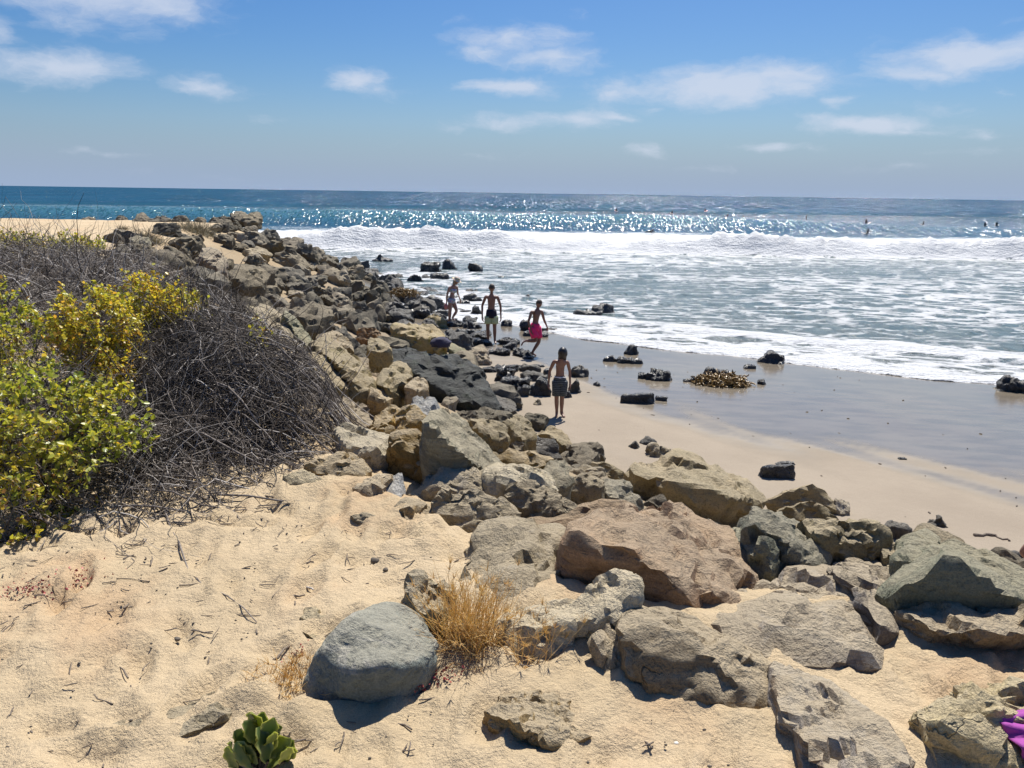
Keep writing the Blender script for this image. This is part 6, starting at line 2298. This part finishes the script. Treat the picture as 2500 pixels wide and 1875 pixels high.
def build_people():
    D = 1.1302
    # --- dark-haired boy standing nearest, facing the camera with his head bowed
    f = hit(1207 * D, 900 * D)
    H = solve_height(f, 0, 748 * D) * 1.02
    pose = dict(pelvis=(0, 0, .515), chest=(.002, .012, .70), neck=(.018, -.004, .815), head=(.026, -.035, .895),
                shl=(-.084, .006, .772), shr=(.100, .006, .766), ell=(-.138, .02, .635), elr=(.132, .02, .632), wrl=(-.150, -.005, .492), wrr=(.138, -.01, .488),
                hpl=(-.043, 0, .485), hpr=(.045, 0, .485), knl=(-.038, -.012, .27), knr=(.036, -.010, .27), anl=(-.028, .012, .042), anr=(.036, .012, .042), tol=(-.040, -.085, .012), tor=(.075, -.075, .012))
    r, B, hc, R, hr = person('boy with black hair hanging over his face, in dark striped shorts, on the sand', f, H, pose, 'skin_tan', (0, -1, 0), (0, -.55, .84), (.05, -.78, -.60),
                             ('hair_black', dict(cut=-.20, long=.80, puff=.36, seed=2, front=-.75)))
    shorts(r, B, H, 'cloth_striped', leg=.86, waist_mat='cloth_white', band=.03)
    # --- taller boy in navy and lime shorts
    f = hit(1061 * D, 742 * D)
    H = solve_height(f, 0, 612 * D)
    pose = dict(pelvis=(0, 0, .515), chest=(0, .008, .70), neck=(0, -.002, .825), head=(.004, -.022, .925),
                shl=(-.098, .004, .778), shr=(.098, .004, .778), ell=(-.152, .014, .63), elr=(.150, .014, .63), wrl=(-.150, -.012, .475), wrr=(.156, -.012, .472),
                hpl=(-.050, 0, .485), hpr=(.050, 0, .485), knl=(-.058, -.006, .27), knr=(.056, -.006, .27), anl=(-.050, .012, .042), anr=(.060, .012, .042), tol=(-.080, -.075, .012), tor=(.078, -.078, .012))
    r, B, hc, R, hr = person('slim boy standing by the dark rocks in navy and pale lime shorts', f, H, pose, 'skin_tan', (0, -1, 0), (0, -.25, .97), (0, -.92, -.36),
                             ('hair_brown', dict(cut=-.1, puff=.12, seed=5, front=.30)))
    shorts(r, B, H, 'cloth_lime', leg=.70, yoke='cloth_navy', leg0=.12)
    # --- boy in pink shorts running toward the water
    f = hit(1152 * D, 770 * D)
    H = solve_height(f, 0, 646 * D) * 1.04
    pose = dict(pelvis=(.018, 0, .505), chest=(.035, .01, .675), neck=(.052, .015, .79), head=(.078, .02, .885),
                shl=(-.045, -.03, .755), shr=(.128, .04, .750), ell=(-.092, -.07, .60), elr=(.170, .08, .60), wrl=(-.055, -.09, .475), wrr=(.215, .10, .505),
                hpl=(-.022, -.03, .475), hpr=(.056, .03, .475), knl=(.045, -.05, .275), knr=(.095, .03, .255), anl=(-.170, -.045, .275), anr=(-.030, .02, .045), tol=(-.205, -.05, .185), tor=(.055, .03, .012))
    r, B, hc, R, hr = person('boy in bright pink shorts running toward the surf with one leg kicked back', f, H, pose, 'skin_brown', (.75, .66, 0), (.12, .05, .99), (.72, .68, -.1),
                             ('hair_brown', dict(cut=-.05, puff=.05, seed=8, front=.35)))
    shorts(r, B, H, 'cloth_pink', leg=.74, side=(.66, -.75, 0), flare=1.08)
    # --- woman in a hat walking down to the water
    f = hit(974 * D, 703 * D)
    H = solve_height(f, 0, 596 * D)
    pose = dict(pelvis=(.015, 0, .52), chest=(.040, .01, .70), neck=(.068, .008, .815), head=(.115, .0, .905),
                shl=(-.022, -.05, .775), shr=(.120, .06, .775), ell=(-.068, -.06, .625), elr=(.135, .07, .64), wrl=(-.082, -.05, .475), wrr=(.175, .06, .545),
                hpl=(-.012, -.035, .485), hpr=(.045, .035, .485), knl=(-.012, -.04, .275), knr=(.118, .02, .290), anl=(-.032, -.03, .045), anr=(.025, .03, .150), tol=(.055, -.045, .012), tor=(.085, .025, .075))
    r, B, hc, R, hr = person('woman in a blue patterned bikini and pale sun hat walking past the rocks', f, H, pose, 'skin_fair', (.80, -.60, 0), (.25, -.1, .95), (.80, -.35, -.45),
                             ('hair_fair', dict(cut=-.3, long=.25, puff=.08, seed=11, front=.3)), female=True)
    side = np.array([.6, .8, 0])
    pel, ch = B['pelvis'], B['chest']
    up = (ch - pel) / np.linalg.norm(ch - pel)
    loft([ring(pel + up * .035 * H, up, .088 * H, .068 * H, side=side), ring(pel - up * .005 * H, up, .094 * H, .074 * H, side=side), ring(pel - up * .045 * H, up, .088 * H, .070 * H, side=side),
          ring(pel - up * .075 * H, up, .058 * H, .05 * H, side=side)], 'cloth_bikini', 'bikini_bottom', r)
    loft([ring(ch + up * .045 * H, up, .078 * H, .066 * H, side=side), ring(ch + up * .01 * H, up, .086 * H, .078 * H, side=side, wob=.02), ring(ch - up * .03 * H, up, .080 * H, .066 * H, side=side)], 'cloth_bikini', 'bikini_top', r)
    # her sun hat: crown, brim and pale scarf at the nape
    hat = empty('sun_hat', f)
    tag(hat, 'pale straw sun hat on the head of the woman', 'hat')
    z = R[:, 2]
    n = 24
    rings = [ring(hc + z * hr * h_, z, hr * k, hr * k * 1.1, n, R[:, 0]) for h_, k in ((1.22, .10), (1.20, .45), (1.05, .78), (.55, .90), (.30, .92))]
    loft(rings, 'cloth_straw', 'crown', hat)
    rings = [ring(hc + z * hr * (.32 - .10 * (k - .9)) , z, hr * k, hr * k * 1.15, n, R[:, 0], wob=.02) for k in (.90, 1.2, 1.5)]
    loft(rings, 'cloth_straw', 'brim', hat)
    loft([ring(hc + z * hr * .52, z, hr * .945, hr * 1.03, n, R[:, 0]), ring(hc + z * hr * .30, z, hr * .965, hr * 1.06, n, R[:, 0])], 'cloth_white', 'hat_band', hat)
    for o in list(hat.children):
        pass
    bag = B['wrl'] + np.array([-.01, 0, -.11]) * H
    V, Fc = ico(3)
    W = V * np.array([.040, .030, .062]) * H
    W += V * (.012 * H * fbm(V * 3, 2))[:, None]
    o = mk('towel', W, Fc, M['cloth_rose'], None, np.array(f) + bag + [0, 0, .03 * H])
    tag(o, 'rolled pinkish towel hanging from the left hand of the woman', 'towel')
    c2 = np.array(f) + B['wrr'] + np.array([.018, 0, -.055]) * H
    o = mk('sandal', V * np.array([.018, .012, .050]) * H * (1 + .12 * fbm(V * 4, 2))[:, None], Fc, M['cloth_straw'], None, c2)
    tag(o, 'yellowish sandal held in the right hand of the woman', 'sandal')
    # --- bather mostly outside the right edge: only a bent elbow is in view
    c = at_y(2486, 1338, 7.9)
    f = np.array([c[0] + .34, c[1], gz(c[0] + .34, c[1])])
    H = 1.62
    ez = (c[2] - f[2]) / H
    lo = ez - .57
    pose = dict(pelvis=(0, 0, .30), chest=(-.02, -.06, .46), neck=(-.03, -.10, .56), head=(-.03, -.14, .645),
                shl=(-.115, -.07, .53), shr=(.08, -.08, .53), ell=(-.200, -.06, .41), elr=(.15, -.08, .38), wrl=(-.125, -.14, .34), wrr=(.12, -.16, .28),
                hpl=(-.05, 0, .27), hpr=(.05, 0, .27), knl=(-.07, -.20, .26), knr=(.07, -.20, .26), anl=(-.06, -.05, .045), anr=(.06, -.05, .045), tol=(-.07, -.16, .012), tor=(.07, -.16, .012))
    dx = c[0] - (f[0] + pose['ell'][0] * H)
    f[0] += dx - .03
    f[2] = gz(f[0], f[1])
    dz = (c[2] - f[2]) / H - pose['ell'][2]
    for k in list(pose):
        if k[:2] not in ('an', 'to'):
            x_, y_, z_ = pose[k]
            pose[k] = (x_, y_, z_ + dz * (.5 if k[:2] == 'kn' else 1.0))
    r, B, hc, R, hr = person('crouching bather at the right edge with only a bent elbow in view', f, H, pose, 'skin_tan', (0, -1, 0), (0, -.3, .95), (0, -.9, -.4), ('hair_brown', dict(cut=-.2, puff=.08, seed=15, front=.3)))
    shorts(r, B, H, 'cloth_navy', leg=.6)

    # --- dark bundle on the flat-topped block
    V, Fc = ico(3)
    c = at_y(*px('D2', 975, 1105), 13.75)
    W = V * np.array([.17, .14, .12]) * (1 + .30 * fbm(V * 2.2, 3) + .16 * ridged(V * 3.3, 2))[:, None]
    W[:, 2] = np.maximum(W[:, 2], -.05)
    o = mk('clothes_bundle', W, Fc, M['cloth_dusk'], None, c + [0, 0, .08])
    tag(o, 'dark purple-grey bundle of clothing on the flat-topped yellow block', 'clothing')

    # --- purple garment thrown over the pale rock in the corner
    gx, gy = 46, 40
    u = np.linspace(0, 1, gx)
    v = np.linspace(0, 1, gy)
    U, W_ = np.meshgrid(u, v)
    c0 = at_y(*px('C7', 1925, 1372), 1.97)
    right = np.array([1.0, .02, .0])
    down = np.array([.22, -.55, -.50])
    P = c0[None, None] + right * (U * .46)[..., None] + down * (W_ * (.24 + .22 * U))[..., None]
    fold = .009 * np.sin(13 * W_ + 7 * U + 2.5 * np.sin(4 * U)) * (.3 + U) + .006 * np.sin(29 * W_ - 13 * U + 2 * np.sin(6 * W_)) + .012 * ridged(np.stack([U * 3 + W_, W_ * 5, U * 0], -1), 2)
    fold = fold + .03 * fbm(np.stack([U * 4, W_ * 4, U * 0], -1), 3)
    nrm = np.array([0, -.62, .78])
    P = P + nrm * (fold + .028 + .05 * np.sin(np.pi * np.clip(W_ * .9, 0, 1)))[..., None]
    P[..., 2] += .10 * U - .02
    P = P.reshape(-1, 3)
    P[:, 2] = np.maximum(P[:, 2], ground_z(P[:, 0], P[:, 1]) + .03)
    o = mk('garment', P - c0, grid_faces(gy, gx), M['cloth_purple'], None, c0)
    sd = o.modifiers.new('thickness', 'SOLIDIFY')
    sd.thickness = .004
    tag(o, 'crumpled purple garment thrown over the pale rock in the corner', 'garment')

    # --- surfers waiting far out
    B0 = {}

    def surfer(u_, v_, kind, label):
        u, v = px('C8', u_, v_)
        p = at_z(u, v, .5)
        y = p[1]
        for _ in range(6):
            p = at_z(u, v + (3 if kind != 'prone' else 1), sea_z(p[0], p[1]) + .05)
        z = sea_z(p[0], p[1])
        if kind not in B0:
            J = {}
            E = []
            def j(n, co, r):
                J[n] = (np.array(co, float), r)
            if kind == 'prone':
                j('pelvis', (0, 0, .14), .12); j('chest', (.38, 0, .24), .13); j('neck', (.55, 0, .38), .06); j('head', (.62, 0, .50), .10)
                j('shl', (.45, .18, .26), .06); j('wrl', (.62, .32, .02), .04); j('shr', (.45, -.18, .26), .06); j('wrr', (.7, -.28, .05), .04)
                j('knl', (-.45, .09, .10), .07); j('anl', (-.85, .10, .10), .05); j('knr', (-.45, -.09, .10), .07); j('anr', (-.85, -.10, .10), .05)
            elif kind == 'standing':
                j('pelvis', (0, 0, .78), .12); j('chest', (.04, 0, 1.12), .14); j('neck', (.06, 0, 1.33), .06); j('head', (.08, 0, 1.47), .10)
                j('shl', (.02, .20, 1.2), .06); j('wrl', (.2, .5, 1.0), .04); j('shr', (.02, -.20, 1.2), .06); j('wrr', (.1, -.55, 1.0), .04)
                j('knl', (.14, .14, .42), .07); j('anl', (.06, .22, .06), .05); j('knr', (.1, -.12, .42), .07); j('anr', (-.1, -.22, .06), .05)
            else:
                j('pelvis', (0, 0, .14), .14); j('chest', (.03, 0, .48), .15); j('neck', (.06, 0, .70), .06); j('head', (.09, 0, .84), .105)
                j('shl', (.03, .20, .56), .06); j('wrl', (.22, .16, .20), .04); j('shr', (.03, -.20, .56), .06); j('wrr', (.22, -.16, .20), .04)
                j('knl', (.25, .25, .06), .08); j('anl', (.22, .3, -.35), .05); j('knr', (.25, -.25, .06), .08); j('anr', (.22, -.3, -.35), .05)
            E = [('pelvis', 'chest'), ('chest', 'neck'), ('neck', 'head'), ('chest', 'shl'), ('shl', 'wrl'), ('chest', 'shr'), ('shr', 'wrr'), ('pelvis', 'knl'), ('knl', 'anl'), ('pelvis', 'knr'), ('knr', 'anr')]
            me = skin_mesh(J, E, 'pelvis', 1)
            me.materials.append(M['cloth_wetsuit'])
            B0[kind] = me
            if 'board' not in B0:
                D_, Fb = ico(3)
                Vb = D_ * np.array([1.0, .27, .045])
                Vb[:, 1] *= 1 - .35 * np.clip(D_[:, 0], 0, 1) ** 2
                Vb[:, 2] += .10 * np.clip(D_[:, 0], 0, 1) ** 3
                B0['board'] = np_mesh('surfboard', Vb, Fb)
                B0['board'].materials.append(M['board_white'])
        rz = random.uniform(0, 6.28)
        o = link('person', B0[kind], None, (p[0], p[1], z + .02))
        o.rotation_euler[2] = rz
        tag(o, label, 'person', 'surfers waiting beyond the white water')
        b = link('surfboard', B0['board'], None, (p[0], p[1], z + .01))
        b.rotation_euler = (0, -.06 if kind != 'sitting' else -.22, rz)
        tag(b, 'surfboard under a distant surfer beyond the white water', 'surfboard', 'boards of the distant surfers')
    sit = 'distant surfer in a dark wetsuit sitting on a board beyond the white water'
    for (u_, v_) in ((640, 98), (738, 127), (855, 103), (980, 108), (1070, 120), (1068, 133), (1128, 130), (1295, 140), (1600, 155), (1825, 152), (2060, 157), (2105, 157), (1610, 187)):
        surfer(u_, v_, 'sitting', sit)
    for (u_, v_) in ((772, 142), (807, 139), (995, 146), (1150, 149), (1285, 146), (1412, 143), (1440, 147)):
        surfer(u_, v_, 'prone', 'distant surfer lying on a board beyond the white water')
    surfer(1370, 140, 'standing', 'distant surfer standing up among the waiting surfers')
build_heroes()
build_ground()
build_sea()
build_beach_rocks()
build_scatter()
build_plants()
build_litter()
build_people()
